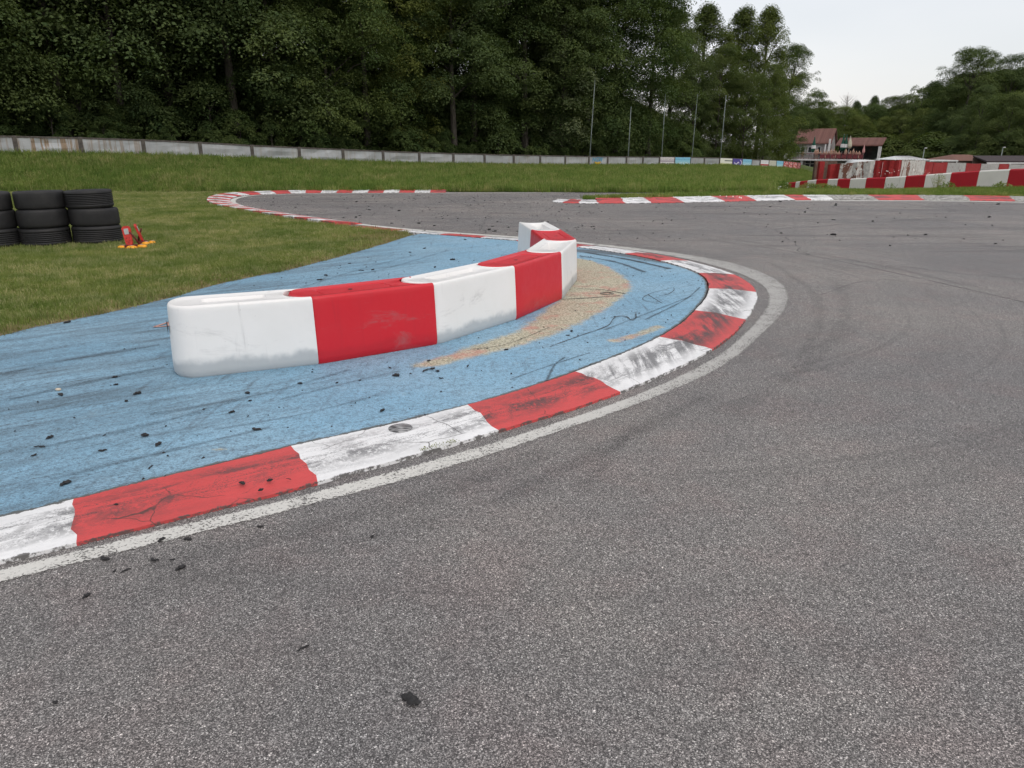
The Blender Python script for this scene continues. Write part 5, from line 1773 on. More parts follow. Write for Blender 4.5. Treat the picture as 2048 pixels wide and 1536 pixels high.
def mat_leaf():
    m = NT('leaf')
    tone = m.attr('tone')
    tint = m.attr('tint', 'OBJECT')
    isl = m.n('ShaderNodeNewGeometry').outputs['Random Per Island']
    c = m.mix(tone, (0.042, 0.072, 0.032), (0.088, 0.124, 0.048))
    c = m.mix(tint, c, m.mix(tone, (0.115, 0.145, 0.036), (0.185, 0.200, 0.060)))
    c = m.mix(m.attr('grey', 'OBJECT'), c, m.mix(tone, (0.10, 0.125, 0.075), (0.155, 0.18, 0.11)))
    c = m.mix(m.rng(isl, 0.0, 1.0, 0.0, 0.5), c, m.mix(1.0, c, (1.5, 1.4, 1.1), 'MULTIPLY'))
    d = m.n('ShaderNodeBsdfDiffuse', {'Color': c}).outputs[0]
    t = m.n('ShaderNodeBsdfTranslucent', {'Color': m.mix(1.0, c, (1.2, 1.3, 0.5), 'MULTIPLY')}).outputs[0]
    return m.done(m.n('ShaderNodeMixShader', {0: 0.25, 1: d, 2: t}).outputs[0])


M_LEAF = mat_leaf()
m_ = NT('bark')
w_ = m_.objc(); nA = m_.noise(m_.map(w_, scale=(6, 6, 1.2)), 1.5, 5, 0.7)
M_BARK = m_.done(m_.bsdf(m_.mix(m_.rng(nA, 0.3, 0.7), (0.035, 0.03, 0.024), (0.10, 0.09, 0.075)), 0.9, m_.bump(nA, 0.6, 0.05), 0, 0.2))
M_PALEBARK = simple('dead_wood', (0.36, 0.33, 0.31), 0.9, 0.2)


def crown(seed, H, cb, cr, shape, nclump, nleaf, leaf, flat=0.55, csize=1.0):
    rs = np.random.default_rng(seed)
    t = rs.uniform(0, 1, nclump) ** (0.85 if shape != 'tall' else 1.0)
    if shape == 'broad': env = cr * np.sin(np.pi * (0.16 + 0.78 * t)) ** 0.65
    elif shape == 'tall': env = cr * np.sin(np.pi * (0.2 + 0.79 * t)) ** 0.8 * (1 - 0.35 * t)
    elif shape == 'wide': env = cr * np.sin(np.pi * (0.25 + 0.72 * t)) ** 0.5
    else: env = cr * np.cos(np.pi / 2 * t) ** 0.6
    ang = rs.uniform(0, 2 * np.pi, nclump)
    lobes = 1 + 0.22 * np.sin(3 * ang + rs.uniform(0, 6) + 4 * t) + 0.12 * np.sin(5 * ang + rs.uniform(0, 6) - 7 * t)
    rho = env * lobes * rs.uniform(0.2, 1.12, nclump) ** 0.5 * rs.uniform(0.85, 1.1, nclump)
    C = np.stack([rho * np.cos(ang), rho * np.sin(ang), cb + (H - cb) * t], 1)
    rc = rs.uniform(0.45, 1.5, nclump) * cr / 4.2 * csize
    per = np.maximum(20, (nleaf * rc ** 2 / np.sum(rc ** 2))).astype(int)
    ci = np.repeat(np.arange(nclump), per)
    n = len(ci)
    d = rs.normal(size=(n, 3)); d /= np.linalg.norm(d, axis=1)[:, None]
    up = rs.random(n) < 0.72
    d[:, 2] = np.where(up, np.abs(d[:, 2]), d[:, 2])
    # sprays: leaves gather along a few twigs of each clump so that gaps stay open
    tw = rs.normal(size=(nclump, 6, 3)); tw[:, :, 2] = np.abs(tw[:, :, 2]) * 0.7
    tw /= np.linalg.norm(tw, axis=2)[:, :, None]
    pick = tw[ci, rs.integers(0, 6, n)]
    d2 = pick * 0.85 + d * 0.62
    d2 /= np.linalg.norm(d2, axis=1)[:, None]
    use = rs.random(n) < 0.62
    d = np.where(use[:, None], d2, d)
    u = rs.uniform(0.25, 1.08, n) ** 0.45
    P = C[ci] + d * (rc[ci] * u)[:, None] * np.array([1, 1, flat])
    hr = np.hypot(d[:, 0], d[:, 1]) * u
    P[:, 2] -= 0.32 * rc[ci] * hr ** 2
    out = C[ci] * np.array([1, 1, 0]); out /= np.maximum(np.linalg.norm(out, axis=1), 0.3)[:, None]
    nrm = d * 0.5 + np.array([0, 0, 0.75]) + out * 0.25 + rs.normal(size=(n, 3)) * 0.42
    nrm /= np.linalg.norm(nrm, axis=1)[:, None]
    a = np.cross(nrm, rs.normal(size=(n, 3))); a /= np.linalg.norm(a, axis=1)[:, None]
    b = np.cross(nrm, a)
    s = leaf * rs.uniform(0.6, 1.35, n)
    V = np.empty((n, 4, 3))
    V[:, 0] = P - a * (s * 0.62)[:, None]
    V[:, 1] = P - b * (s * 0.40)[:, None] + nrm * (s * 0.08)[:, None]
    V[:, 2] = P + a * (s * 0.62)[:, None] - np.array([0, 0, 1]) * (s * 0.15)[:, None]
    V[:, 3] = P + b * (s * 0.40)[:, None] + nrm * (s * 0.08)[:, None]
    me = fast_mesh('crown', V.reshape(-1, 3), np.arange(n * 4).reshape(-1, 4))
    tone = np.clip(rs.normal(0.45, 0.25, nclump)[ci] + rs.normal(0, 0.12, n), 0, 1)
    add_attr(me, 'tone', np.repeat(tone, 4))
    me.materials.append(M_LEAF)
    # trunk and limbs
    bm = bmesh.new()
    r0 = 0.0135 * H + 0.04
    pts, rad = [], []
    for k in range(8):
        q = k / 7
        pts.append((0.25 * math.sin(seed + q * 3) * q, 0.25 * math.cos(seed * 2 + q * 2.4) * q, -0.4 + (H * 0.86) * q)); rad.append(r0 * (1 - 0.86 * q) * (1.25 if k == 0 else 1))
    tube_bm(bm, pts, rad, 8)
    order = np.argsort(-rc)[:14]
    for k in order:
        c = C[k]
        q = max(0.12, min(0.8, (c[2] - 0.9 * rho[k] * 0.5) / (H * 0.86)))
        if q < 0.3: continue
        i = min(6, int(q * 7))
        st = Vector(pts[i]).lerp(Vector(pts[i + 1]), q * 7 - i)
        en = Vector(c)
        md = st.lerp(en, 0.5) + Vector((0, 0, 0.12 * (en - st).length))
        tube_bm(bm, [st, md, en], [r0 * 0.34, r0 * 0.2, 0.02], 5, False)
    tr = bm_mesh('trunk', bm, True)
    tr.materials.append(M_BARK)
    return me, tr, H


TV = {
    'a': crown(1, 18, 1.4, 4.6, 'broad', 210, 76000, 0.108), 'b': crown(2, 19, 2.2, 4.4, 'broad', 200, 72000, 0.110), 'c': crown(3, 17, 1.2, 5.0, 'wide', 210, 76000, 0.108),
    'd': crown(4, 20, 2.6, 4.6, 'broad', 200, 72000, 0.115), 'e': crown(5, 18, 1.2, 4.3, 'tall', 260, 70000, 0.115, 1.05, 0.72), 'f': crown(6, 14, 1.0, 5.2, 'wide', 210, 72000, 0.112),
    'g': crown(7, 12, 1.5, 3.0, 'broad', 190, 24000, 0.12, 0.8, 0.8), 's': crown(8, 3.2, 0.1, 2.0, 'dome', 70, 14000, 0.10, 0.6, 1.1), 't': crown(9, 4.4, 0.2, 1.7, 'dome', 70, 14000, 0.10, 0.7, 1.1),
}


def tree(name, var, x, y, z, H, label, cat, group, rz, tint=0.0, grey=0.0, wide=1.0):
    cm, tm, h0 = TV[var]
    root = tag(empty(name, (x, y, z), rz), label, cat, group)
    s = H / h0
    root.scale = (s * wide, s * wide, s)
    c = mesh_obj('crown', cm, None, root); c['tint'] = float(tint); c['grey'] = float(grey)
    mesh_obj('trunk', tm, None, root)
    return root


def behind(px, off):
    """a place that far behind the fence, and the height of the ground there"""
    pxs = min(max(px, -900), 1599.5)
    i = max(0, min(len(FX) - 2, int(np.searchsorted(FX, pxs)) - 1))
    t = (pxs - FX[i]) / (FX[i + 1] - FX[i])
    b = FB[i].lerp(FB[i + 1], t)
    u = FB[i + 1] - FB[i]; u.z = 0; u.normalize()
    n = Vector((-u.y, u.x, 0))
    return b + n * off + Vector((0, 0, hill(off) * hill_fade(b)))


tr_ = random.Random(5)
G_L = 'forest trees behind the fence'
L_L = 'tall dark green broadleaf tree in the dense wood behind the fence'
ORD = ['zeroth', 'first', 'second', 'third', 'fourth', 'fifth', 'sixth', 'seventh', 'eighth', 'ninth', 'tenth', 'eleventh', 'twelfth', 'thirteenth', 'fourteenth', 'fifteenth', 'sixteenth', 'seventeenth', 'eighteenth', 'nineteenth', 'twentieth', 'twenty-first', 'twenty-second', 'twenty-third', 'twenty-fourth', 'twenty-fifth']
L_D = 'tall dark green broadleaf tree deep in the wood, hidden by the trees at the fence'
NAMED = {730: ('broad tree with low drooping branches above the middle of the fence', 0.25, 0.0), 905: ('tall tree with yellowish green foliage, left of the five poles', 0.85, 0.1)}
row1 = [-190, -70, 60, 190, 320, 440, 545, 640, 730, 820, 905, 985, 1060, 1130, 1205, 1270, 1330, 1385]
for k, px in enumerate(row1):
    off = tr_.uniform(4.2, 6.5)
    b = behind(px, off)
    v = 'acbdafcbda'[k % 10]
    H = tr_.uniform(16, 20.5)
    lab, ti, gr = NAMED.get(px, (L_L, tr_.uniform(0, 0.22), tr_.uniform(0, 0.15)))
    if px == 905: H, v = 15.5, 'a'
    if px == 730: H, v = 11.0, 'f'
    if lab == L_L and px > 35:
        lab = 'dark green tree close behind the fence, at the %s fence panel from the left edge' % ORD[int(np.searchsorted(FX, px)) - 5 + 1]
    tree('broadleaf_tree', v, b.x, b.y, b.z + 0.1, H, lab, 'tree', G_L, tr_.uniform(0, 6.28), ti, gr, tr_.uniform(0.9, 1.1))
b = behind(1185, 3.6)
tree('birch_tree', 'g', b.x, b.y, b.z + 0.1, 12.5, 'grey-green fine-leaved tree behind the leftmost tall pole', 'tree', None, 1.0, 0.15, 0.75, 1.0)
for k in range(26):
    px = -420 + k * 74 + tr_.uniform(-20, 20)
    b = behind(px, tr_.uniform(10, 14))
    tree('broadleaf_tree', 'bdacfd'[k % 6], b.x, b.y, b.z + 0.3, tr_.uniform(18, 23), L_D, 'tree', G_L, tr_.uniform(0, 6.28), tr_.uniform(0, 0.2), tr_.uniform(0, 0.2), tr_.uniform(0.95, 1.2))
for k in range(18):
    px = -420 + k * 104 + tr_.uniform(-20, 20)
    b = behind(px, tr_.uniform(20, 26))
    tree('broadleaf_tree', 'dbd'[k % 3], b.x, b.y, b.z + 0.5, tr_.uniform(20, 25), L_D, 'tree', G_L, tr_.uniform(0, 6.28), 0.05, 0.1, tr_.uniform(1.1, 1.35))
# undergrowth along the back of the fence
for k in range(52):
    px = -300 + k * 35 + tr_.uniform(-14, 14)
    sh_ = tr_.uniform(1.6, 4.2)
    b = behind(px, 0.9 + sh_ * 0.75 + tr_.uniform(0, 3.5))
    tree('shrub', 'st'[k % 2], b.x, b.y, b.z - 0.1, sh_, 'dark green shrub in the undergrowth behind the fence', 'shrub', 'undergrowth behind the fence', tr_.uniform(0, 6.28), tr_.uniform(0, 0.15), 0, tr_.uniform(0.85, 1.1))

# the tall group that ends the wood, and the wooded valley beyond: (pixel x, pixel y of the top, distance, variant, tint, grey, breadth)
SKY = [(1352, 25, 84, 'e', .25, .2, 1.25, 'slender tree at the ragged right end of the tall wood, sky showing through its top'),
       (1418, 18, 86, 'e', .30, .05, 1.3, 'tall pointed tree left of the twin-topped poplar'),
       (1490, 24, 88, 'e', .35, .0, 1.25, 'tall bright green poplar, left one of the highest pair'),
       (1540, 22, 90, 'e', .45, .0, 1.15, 'tall bright green poplar, right one of the highest pair against the sky'),
       (1590, 92, 100, 'b', .10, .2, .95, 'rounded dark tree stepping down to the right of the poplars'),
       (1447, 95, 80, 'a', .3, .1, .9, None), (1545, 130, 84, 'c', .35, .05, .75, None), (1500, 150, 80, 'f', .3, .1, .8, None), (1395, 110, 78, 'c', .15, .2, .8, None), (1575, 190, 98, 'c', .1, .1, .8, None)]
VAL = [(1625, 188, 145, 'a', .25, .1, 1.0), (1655, 204, 152, 'c', .4, .1, .9), (1690, 216, 160, 'f', .45, .05, .9), (1715, 206, 168, 'e', .05, .1, .9), (1745, 212, 170, 'f', .1, .1, 1.0), (1750, 196, 175, 'e', .0, .1, .9), (1785, 194, 172, 'b', .3, .2, .9),
       (1820, 192, 170, 'a', .3, .3, .9), (1850, 178, 165, 'g', .3, .5, .9), (1872, 168, 150, 'e', .0, .2, 1.4), (1905, 185, 145, 'd', .0, .15, 1.0), (1952, 98, 128, 'b', .12, .2, 1.0), (1925, 150, 132, 'a', .1, .15, .9),
       (1990, 120, 135, 'c', .25, .2, .9), (2035, 116, 130, 'a', .05, .2, .9), (2090, 112, 130, 'b', .05, .2, .9), (2150, 120, 130, 'd', .05, .2, .9), (1975, 175, 112, 'c', .1, .3, .8), (2030, 190, 106, 'f', .25, .15, .9), (2085, 180, 106, 'c', .15, .2, .8),
       (1720, 232, 148, 'c', .55, .1, 1.0), (1765, 236, 150, 'f', .6, .15, .9), (1805, 222, 150, 'a', .55, .25, .9), (1850, 218, 140, 'c', .5, .15, .9), (1895, 226, 130, 'f', .05, .15, .9), (1945, 222, 115, 'c', .0, .3, .8),
       (1640, 232, 147, 'f', .2, .05, 1.0), (1675, 238, 150, 'f', .35, .05, .9), (1820, 268, 136, 'f', .6, .1, 1.1), (1870, 272, 126, 's', .3, .1, 1.2), (1910, 275, 122, 'f', .3, .1, 1.2), (1955, 272, 116, 's', .25, .1, 1.3), (2000, 268, 110, 's', .25, .2, 1.3), (2045, 262, 108, 'f', .1, .2, 1.0), (1770, 275, 142, 's', .5, .1, 1.4), (1605, 215, 140, 'c', .1, .1, 1.0), (1790, 285, 134, 's', .4, .1, 1.4), (1840, 290, 128, 's', .35, .1, 1.4), (1730, 270, 146, 's', .3, .1, 1.4)]
for k, t_ in enumerate(SKY):
    px, py, d, v, ti, gr, wd, lab = t_
    p = D(px, py, d); gz_ = D(px, 334, d).z - 0.3
    tree('poplar_tree' if v == 'e' else 'broadleaf_tree', v, p.x, p.y, gz_, p.z - gz_, lab or {1447: 'green tree behind the rightmost tall pole', 1545: 'lower green tree before the right poplar, left of the club house', 1500: 'lower green tree behind the purple banner', 1395: 'green tree behind the fourth tall pole', 1575: 'low dark tree touching the club house roof'}[px], 'tree', 'trees at the right end of the wood', k * 1.3, ti, gr, wd * (1.0 if v != 'e' else 1.0))
for k, (px, py, d, v, ti, gr, wd) in enumerate(VAL):
    if v in 'cf' and k % 2: v = 'ab'[k // 2 % 2]
    p = D(px, py, d); gz_ = ground_z(p.x, p.y) - 0.1
    same = sorted(q_[0] for q_ in VAL if (q_[1] < 225) == (py < 225))
    hue = 'yellowish green' if ti > 0.4 else ('grey-green' if gr > 0.25 else 'dark green')
    gen = '%s tree, %s from the left %s' % (hue, ORD[same.index(px) + 1], 'along the skyline of the far wood' if py < 225 else 'in the front rank of the far wood')
    lab = {1952: 'big rounded tree rising above the right-hand wood', 1872: 'dark pointed tree left of the big rounded one', 1850: 'grey fine-leaved tree on the valley skyline'}.get(px if py < 200 else 0, gen)
    tree('broadleaf_tree', v, p.x, p.y, gz_, p.z - gz_, lab, 'tree', 'trees of the wood beyond the sheds', k * 2.1, ti, gr, wd * (1.1 if v != 's' else 1.5))
for k in range(22):                       # depth behind that skyline
    px = 1600 + k * 26
    p = D(px, np.interp(px, [1600, 1700, 1850, 1950, 2200], [215, 232, 205, 150, 135]), 185 + (k % 3) * 8)
    gz_ = ground_z(p.x, p.y)
    tree('broadleaf_tree', 'cfab'[k % 4], p.x, p.y, gz_, p.z - gz_, 'tree at the back of the far wood, hidden by the trees before it', 'tree', 'trees at the back of the far wood', k * 1.7, 0.2, 0.2, 1.3)
# the bare dead tree
p = D(1697, 184, 172); gz_ = ground_z(p.x, p.y); H = p.z - gz_
root = tag(empty('dead_tree', (p.x, p.y, gz_)), 'pale leafless dead tree standing above the valley skyline', 'tree')
tube('trunk', [(0, 0, 0), (0.2, 0, H * 0.5), (0, 0.1, H)], [0.28, 0.16, 0.03], M_PALEBARK, root)
dr = random.Random(3)
bm = bmesh.new()
for k in range(60):
    z0 = H * (0.62 + 0.33 * k / 60); a = dr.uniform(0, 6.28); L = H * 0.13 * math.sin(math.pi * (0.18 + 0.75 * k / 60)) * dr.uniform(0.6, 1.1)
    e = Vector((math.cos(a) * L, math.sin(a) * L, z0 + L * 0.9))
    tube_bm(bm, [(0.1, 0, z0), Vector((0.1, 0, z0)).lerp(e, 0.5) + Vector((0, 0, -0.1)), e], [0.04, 0.03, 0.012], 4, False)
mesh_obj('branches', bm_mesh('branches', bm), M_PALEBARK, root)

# ================================================================== CLUB HOUSE
HD = 130.0
HO = D(1600, 345, HD)
SX, SZ = 12.1, HD / 1495.0
HROT = R(-32)
M_STUC = simple('grey_render', (0.30, 0.28, 0.27), 0.9, 0.15)
M_WHITE = simple('white_trim', (0.62, 0.61, 0.60), 0.7, 0.1)
M_GLASS = simple('dark_window_glass', (0.018, 0.022, 0.024), 0.12, 0.2, 2, 0, 0.6)
M_TILE = simple('brown_red_tiles', (0.175, 0.085, 0.07), 0.85, 0.25, 2.0)
M_RAIL = simple('railing_brown_red', (0.17, 0.035, 0.04), 0.7, 0.2)
M_RAILD = simple('railing_dark', (0.06, 0.05, 0.05), 0.7, 0.2)
M_GREEN = simple('green_parasol_cloth', (0.015, 0.085, 0.055), 0.8, 0.2)
M_CREAM = simple('cream_parasol_cloth', (0.52, 0.49, 0.38), 0.8, 0.1)
M_PINKC = simple('pink_flag_cloth', (0.55, 0.28, 0.27), 0.8, 0.1)


def hx(px): return (px - 1600) / SX
def hz(py): return (345 - py) * SZ


house = tag(empty('club_house', tuple(HO), HROT), 'two-storey club house with red-brown tiled roofs and a terrace of guests', 'building')
def hbox(name, x0, x1, v0, v1, z0, z1, mat, parent=house, bevel=0):
    return box(name, ((x0 + x1) / 2, (v0 + v1) / 2, (z0 + z1) / 2), (abs(x1 - x0), v1 - v0, abs(z1 - z0)), mat, parent, 0, bevel)


zt0, zt1 = hz(321.5), hz(319.2)
gf = hbox('ground_floor', hx(1601), hx(1722), 1.0, 8.0, -1.5, zt0 - 0.003, M_STUC)
for x0, x1 in ((1606.5, 1615.5), (1617, 1626.5), (1628, 1638)):
    w = hbox('window', hx(x0) - 0.05, hx(x1) + 0.05, 0.90, 0.997, hz(343.5), hz(322), M_WHITE)
    hbox('pane', hx(x0) + 0.02, hx(x1) - 0.02, 0.86, 0.897, hz(342.5), hz(328.5), M_GLASS, w)
    hbox('pane', hx(x0) + 0.02, hx(x1) - 0.02, 0.86, 0.897, hz(327.5), hz(323), M_GLASS, w)
for x0, x1 in ((1643, 1650), (1652, 1660), (1690, 1716)):
    w = hbox('window', hx(x0), hx(x1), 0.93, 0.997, hz(330), hz(322.4), M_GLASS)
hbox('masonry_base', hx(1604), hx(1640), 0.6, 0.858, -1.5, hz(344), M_BRICK)
hbox('pillar', hx(1600.2), hx(1604.6), -0.8, -0.4, -1.5, zt0 - 0.003, M_WHITE)
slab = hbox('terrace_slab', hx(1574), hx(1722), -1.2, 8.0, zt0, zt1, M_WHITE)
# railing
rail = hbox('railing', hx(1575), hx(1720), -1.12, -1.06, hz(309.5), hz(308.6), M_RAIL)
hbox('bottom_rail', hx(1575), hx(1720), -1.12, -1.06, zt1 + 0.12, zt1 + 0.18, M_RAIL, rail)
for k in range(15):
    x = hx(1575) + (hx(1720) - hx(1575)) * k / 14
    hbox('baluster', x - 0.035, x + 0.035, -1.125, -1.055, zt1 - 0.003, hz(309.5) - 0.003, M_RAILD, rail)
for k in range(14):
    x0 = hx(1575) + (hx(1720) - hx(1575)) * k / 14 + 0.06; x1 = hx(1575) + (hx(1720) - hx(1575)) * (k + 1) / 14 - 0.06
    if k < 6:
        for j in range(5):
            z = zt1 + 0.26 + 0.11 * j
            hbox('slat', x0, x1, -1.11, -1.07, z, z + 0.05, M_RAILD, rail)
    else:
        hbox('infill', x0, x1, -1.105, -1.075, zt1 + 0.2, hz(310.2), M_RAIL, rail)
# upper storey with its gable roof, ridge running left to right
ux0, ux1 = hx(1566), hx(1647)
zE, zR = hz(289), hz(262.5)
up = hbox('upper_wall', ux0, ux1, 2.2, 8.2, zt1 + 0.003, zE, M_STUC)
for x0, x1 in ((1575, 1581.5), (1583.5, 1590.5), (1592, 1599.5), (1606, 1613), (1624, 1630.5), (1616, 1621)):
    w = hbox('window', hx(x0) - 0.06, hx(x1) + 0.06, 2.12, 2.197, hz(307), hz(295.6), M_WHITE)
    hbox('pane', hx(x0) + 0.03, hx(x1) - 0.03, 2.09, 2.117, hz(306.3), hz(296.4), M_GLASS, w)
bm = bmesh.new()
r0, r1 = ux0 + 0.75, ux1 + 0.35
y0, y1, ym = 1.75, 8.65, 5.2
th = 0.16
V = [bm.verts.new(v) for v in ((r0, y0, zE - 0.12), (r1, y0, zE - 0.12), (r1, ym, zR), (r0 , ym, zR), (r1, y1, zE - 0.12), (r0, y1, zE - 0.12))]
V2 = [bm.verts.new(v.co + Vector((0, 0, th))) for v in V]
for q in ((0, 1, 2, 3), (3, 2, 4, 5)):
    bm.faces.new([V2[i] for i in q]); bm.faces.new([V[i] for i in q][::-1])
for a, b in ((0, 1), (1, 2), (2, 4), (4, 5), (5, 3), (3, 0)):
    bm.faces.new((V[a], V[b], V2[b], V2[a]))
bmesh.ops.recalc_face_normals(bm, faces=bm.faces[:])
roof = mesh_obj('roof', bm_mesh('roof', bm), M_TILE, house)
for k in range(16):                              # tile courses standing proud
    t = (k + 0.5) / 16
    yy = y0 + (ym - y0) * t; zz = zE - 0.12 + (zR - zE + 0.12) * t + th
    tc = box('tile_course', (0, 0, 0), (r1 - r0, 0.215, 0.035), M_TILE, roof)
    tc.location = ((r0 + r1) / 2, yy, zz + 0.02); tc.rotation_euler = (math.atan2(zR - zE + 0.12, ym - y0) - 0.06, 0, 0)
bm = bmesh.new()
gv = [bm.verts.new(v) for v in ((ux1 - 0.02, 2.2, zE - 0.02), (ux1 - 0.02, 8.2, zE - 0.02), (ux1 - 0.02, ym, zR - 0.05), (ux0 + 0.9, 2.2, zE - 0.02), (ux0 + 0.9, 8.2, zE - 0.02), (ux0 + 0.9, ym, zR - 0.05))]
for q in ((0, 1, 2), (5, 4, 3), (0, 3, 4, 1), (1, 4, 5, 2), (2, 5, 3, 0)): bm.faces.new([gv[i] for i in q])
bmesh.ops.recalc_face_normals(bm, faces=bm.faces[:])
mesh_obj('gable', bm_mesh('gable', bm), M_STUC, house)
hbox('chimney', hx(1646.8), hx(1650), 1.2, 1.6, zt1 + 0.003, hz(281), M_WHITE)
hbox('duct', hx(1640), hx(1642), 1.2, 1.5, zt1 + 0.003, hz(291), M_WHITE)
# wing over the terrace
wx0, wx1 = hx(1661), hx(1748)
bm = bmesh.new()
V = [bm.verts.new(v) for v in ((wx0, 1.2, hz(294.6)), (wx1, 1.2, hz(294.6)), (wx1 + 0.1, 5.0, hz(281)), (wx0, 5.0, hz(281)))]
V2 = [bm.verts.new(v.co + Vector((0, 0, 0.18))) for v in V]
bm.faces.new(V2); bm.faces.new(V[::-1])
for k in range(4): bm.faces.new((V[k], V[(k + 1) % 4], V2[(k + 1) % 4], V2[k]))
bmesh.ops.recalc_face_normals(bm, faces=bm.faces[:])
wr_ = mesh_obj('wing_roof', bm_mesh('wing_roof', bm), M_TILE, house)
for k in range(9):
    t = (k + 0.5) / 9
    tc = box('tile_course', (0, 0, 0), (wx1 - wx0, 0.36, 0.04), M_TILE, wr_)
    tc.location = ((wx0 + wx1) / 2, 1.2 + 3.8 * t, hz(294.6) + (hz(281) - hz(294.6)) * t + 0.205); tc.rotation_euler = (math.atan2(hz(281) - hz(294.6), 3.8) - 0.05, 0, 0)
hbox('wing_wall', wx0 + 0.1, wx1 - 0.3, 4.6, 4.9, zt1 + 0.003, hz(281) - 0.25, M_GLASS)
pl = hbox('pillar', hx(1741.5), hx(1747), 1.3, 1.8, hz(330), hz(295) - 0.01, M_WHITE)
hbox('balcony_box', hx(1550), hx(1567.5), 0.5, 2.0, hz(319), hz(309), M_WHITE)


def parasol(px, py0, py1, mat, label, w=0.42, band=None):
    root = tag(empty('parasol'), label, 'parasol', 'folded parasols on the terrace')
    root.location = house.location + Matrix.Rotation(HROT, 3, 'Z') @ Vector((hx(px), 0.4, zt1)); root.rotation_euler = (0, 0, HROT)
    h0, h1 = hz(py0) - zt1, hz(py1) - zt1
    tube('pole', [(0, 0, 0), (0, 0, h1 * 0.98)], 0.035, M_WHITE, root)
    bm = bmesh.new()
    lathe_bm(bm, [(0.02, h1), (w * 0.25, h0 + (h1 - h0) * 0.72), (w * 0.5, h0 + (h1 - h0) * 0.45), (w * 0.62, h0 + (h1 - h0) * 0.2), (w * 0.45, h0), (0.03, h0 + 0.05)], 12)
    for v in bm.verts:
        a = math.atan2(v.co.y, v.co.x); f = 1 + 0.18 * math.cos(6 * a); v.co.x *= f; v.co.y *= f
    mesh_obj('canopy', bm_mesh('canopy', bm, True), mat, root)
    if band:
        bm = bmesh.new()
        za, zb = h0 + (h1 - h0) * 0.22, h0 + (h1 - h0) * 0.42
        lathe_bm(bm, [(w * 0.74, za), (w * 0.68, zb)], 12)
        mesh_obj('printed_band', bm_mesh('printed_band', bm, True), band, root)
    bm = bmesh.new(); lathe_bm(bm, [(0.0, 0.06), (0.25, 0.05), (0.28, 0.0)], 14)
    mesh_obj('base', bm_mesh('base', bm), M_RAILD, root)
    return root


parasol(1620, 306, 275, M_GREEN, 'folded green parasol with white band in front of the upper windows', 0.5, M_WHITE)
parasol(1676, 304, 272, M_GREEN, 'folded green parasol, left one of the touching pair', 0.5, M_WHITE)
parasol(1681.5, 304, 273, M_GREEN, 'folded green parasol, right one of the touching pair', 0.5, M_WHITE)
parasol(1688.5, 299, 275.5, M_CREAM, 'folded cream parasol beside the two green ones', 0.55)
parasol(1716.5, 308, 292, M_PINKC, 'small folded pink parasol at the right end of the terrace', 0.32)


# guests on the terrace: one body, standing or seated
def figure(seated):
    J = {}
    def jt(k, p, r): J[k] = (Vector(p), r)
    if seated:
        hip = 0.50
        jt('pel', (0, 0, hip), .15); jt('ch', (0, .03, hip + .36), .15); jt('nk', (0, .0, hip + .52), .06); jt('hd', (0, -.02, hip + .66), .105); jt('tp', (0, -.02, hip + .76), .08)
        for s, n in ((-1, 'l'), (1, 'r')):
            jt('sh' + n, (s * .19, .02, hip + .44), .07); jt('el' + n, (s * .25, -.05, hip + .2), .05); jt('ha' + n, (s * .15, -.28, hip + .2), .04)
            jt('hp' + n, (s * .1, 0, hip - .02), .10); jt('kn' + n, (s * .12, -.44, hip), .075); jt('ft' + n, (s * .12, -.44, .06), .05); jt('to' + n, (s * .12, -.58, .03), .04)
    else:
        jt('pel', (0, 0, .92), .15); jt('ch', (0, 0, 1.28), .15); jt('nk', (0, 0, 1.46), .06); jt('hd', (0, -.02, 1.61), .105); jt('tp', (0, -.02, 1.71), .08)
        for s, n in ((-1, 'l'), (1, 'r')):
            jt('sh' + n, (s * .19, 0, 1.38), .07); jt('el' + n, (s * .26, .03, 1.1), .05); jt('ha' + n, (s * .22, -.12, .88), .04)
            jt('hp' + n, (s * .1, 0, .86), .10); jt('kn' + n, (s * .11, -.02, .48), .07); jt('ft' + n, (s * .11, 0, .06), .05); jt('to' + n, (s * .12, -.14, .03), .04)
    E2 = [('pel', 'ch'), ('ch', 'nk'), ('nk', 'hd'), ('hd', 'tp')]
    for n in 'lr': E2 += [('ch', 'sh' + n), ('sh' + n, 'el' + n), ('el' + n, 'ha' + n), ('pel', 'hp' + n), ('hp' + n, 'kn' + n), ('kn' + n, 'ft' + n), ('ft' + n, 'to' + n)]
    ks = list(J)
    me = bpy.data.meshes.new('skeleton')
    me.from_pydata([tuple(J[k][0]) for k in ks], [(ks.index(a), ks.index(b)) for a, b in E2], [])
    o = bpy.data.objects.new('skeleton', me); COL.objects.link(o)
    sk = o.modifiers.new('skin', 'SKIN')
    for k, v in enumerate(me.skin_vertices[0].data):
        r_ = J[ks[k]][1]; v.radius = (r_, r_ * (0.72 if ks[k] in ('ch', 'pel') else 1)); v.use_root = (ks[k] == 'pel')
    o.modifiers.new('sub', 'SUBSURF').levels = 1
    bpy.context.view_layer.update()
    res = bpy.data.meshes.new_from_object(o.evaluated_get(bpy.context.evaluated_depsgraph_get()))
    bpy.data.objects.remove(o)
    nk = J['nk'][0].z; pz = J['pel'][0].z
    for p in res.polygons:
        c = p.center
        hand = abs(c.x) > 0.14 and (c - J['har'][0]).length < .16 or (c - J['hal'][0]).length < .16
        if c.z > nk + 0.19 or (c.z > nk + 0.08 and c.y > 0.0): p.material_index = 3
        elif c.z > nk - 0.01 or hand: p.material_index = 0
        elif c.z > pz - 0.02 and c.y > -0.2: p.material_index = 1
        else: p.material_index = 2
    res.polygons.foreach_set('use_smooth', [True] * len(res.polygons))
    return res


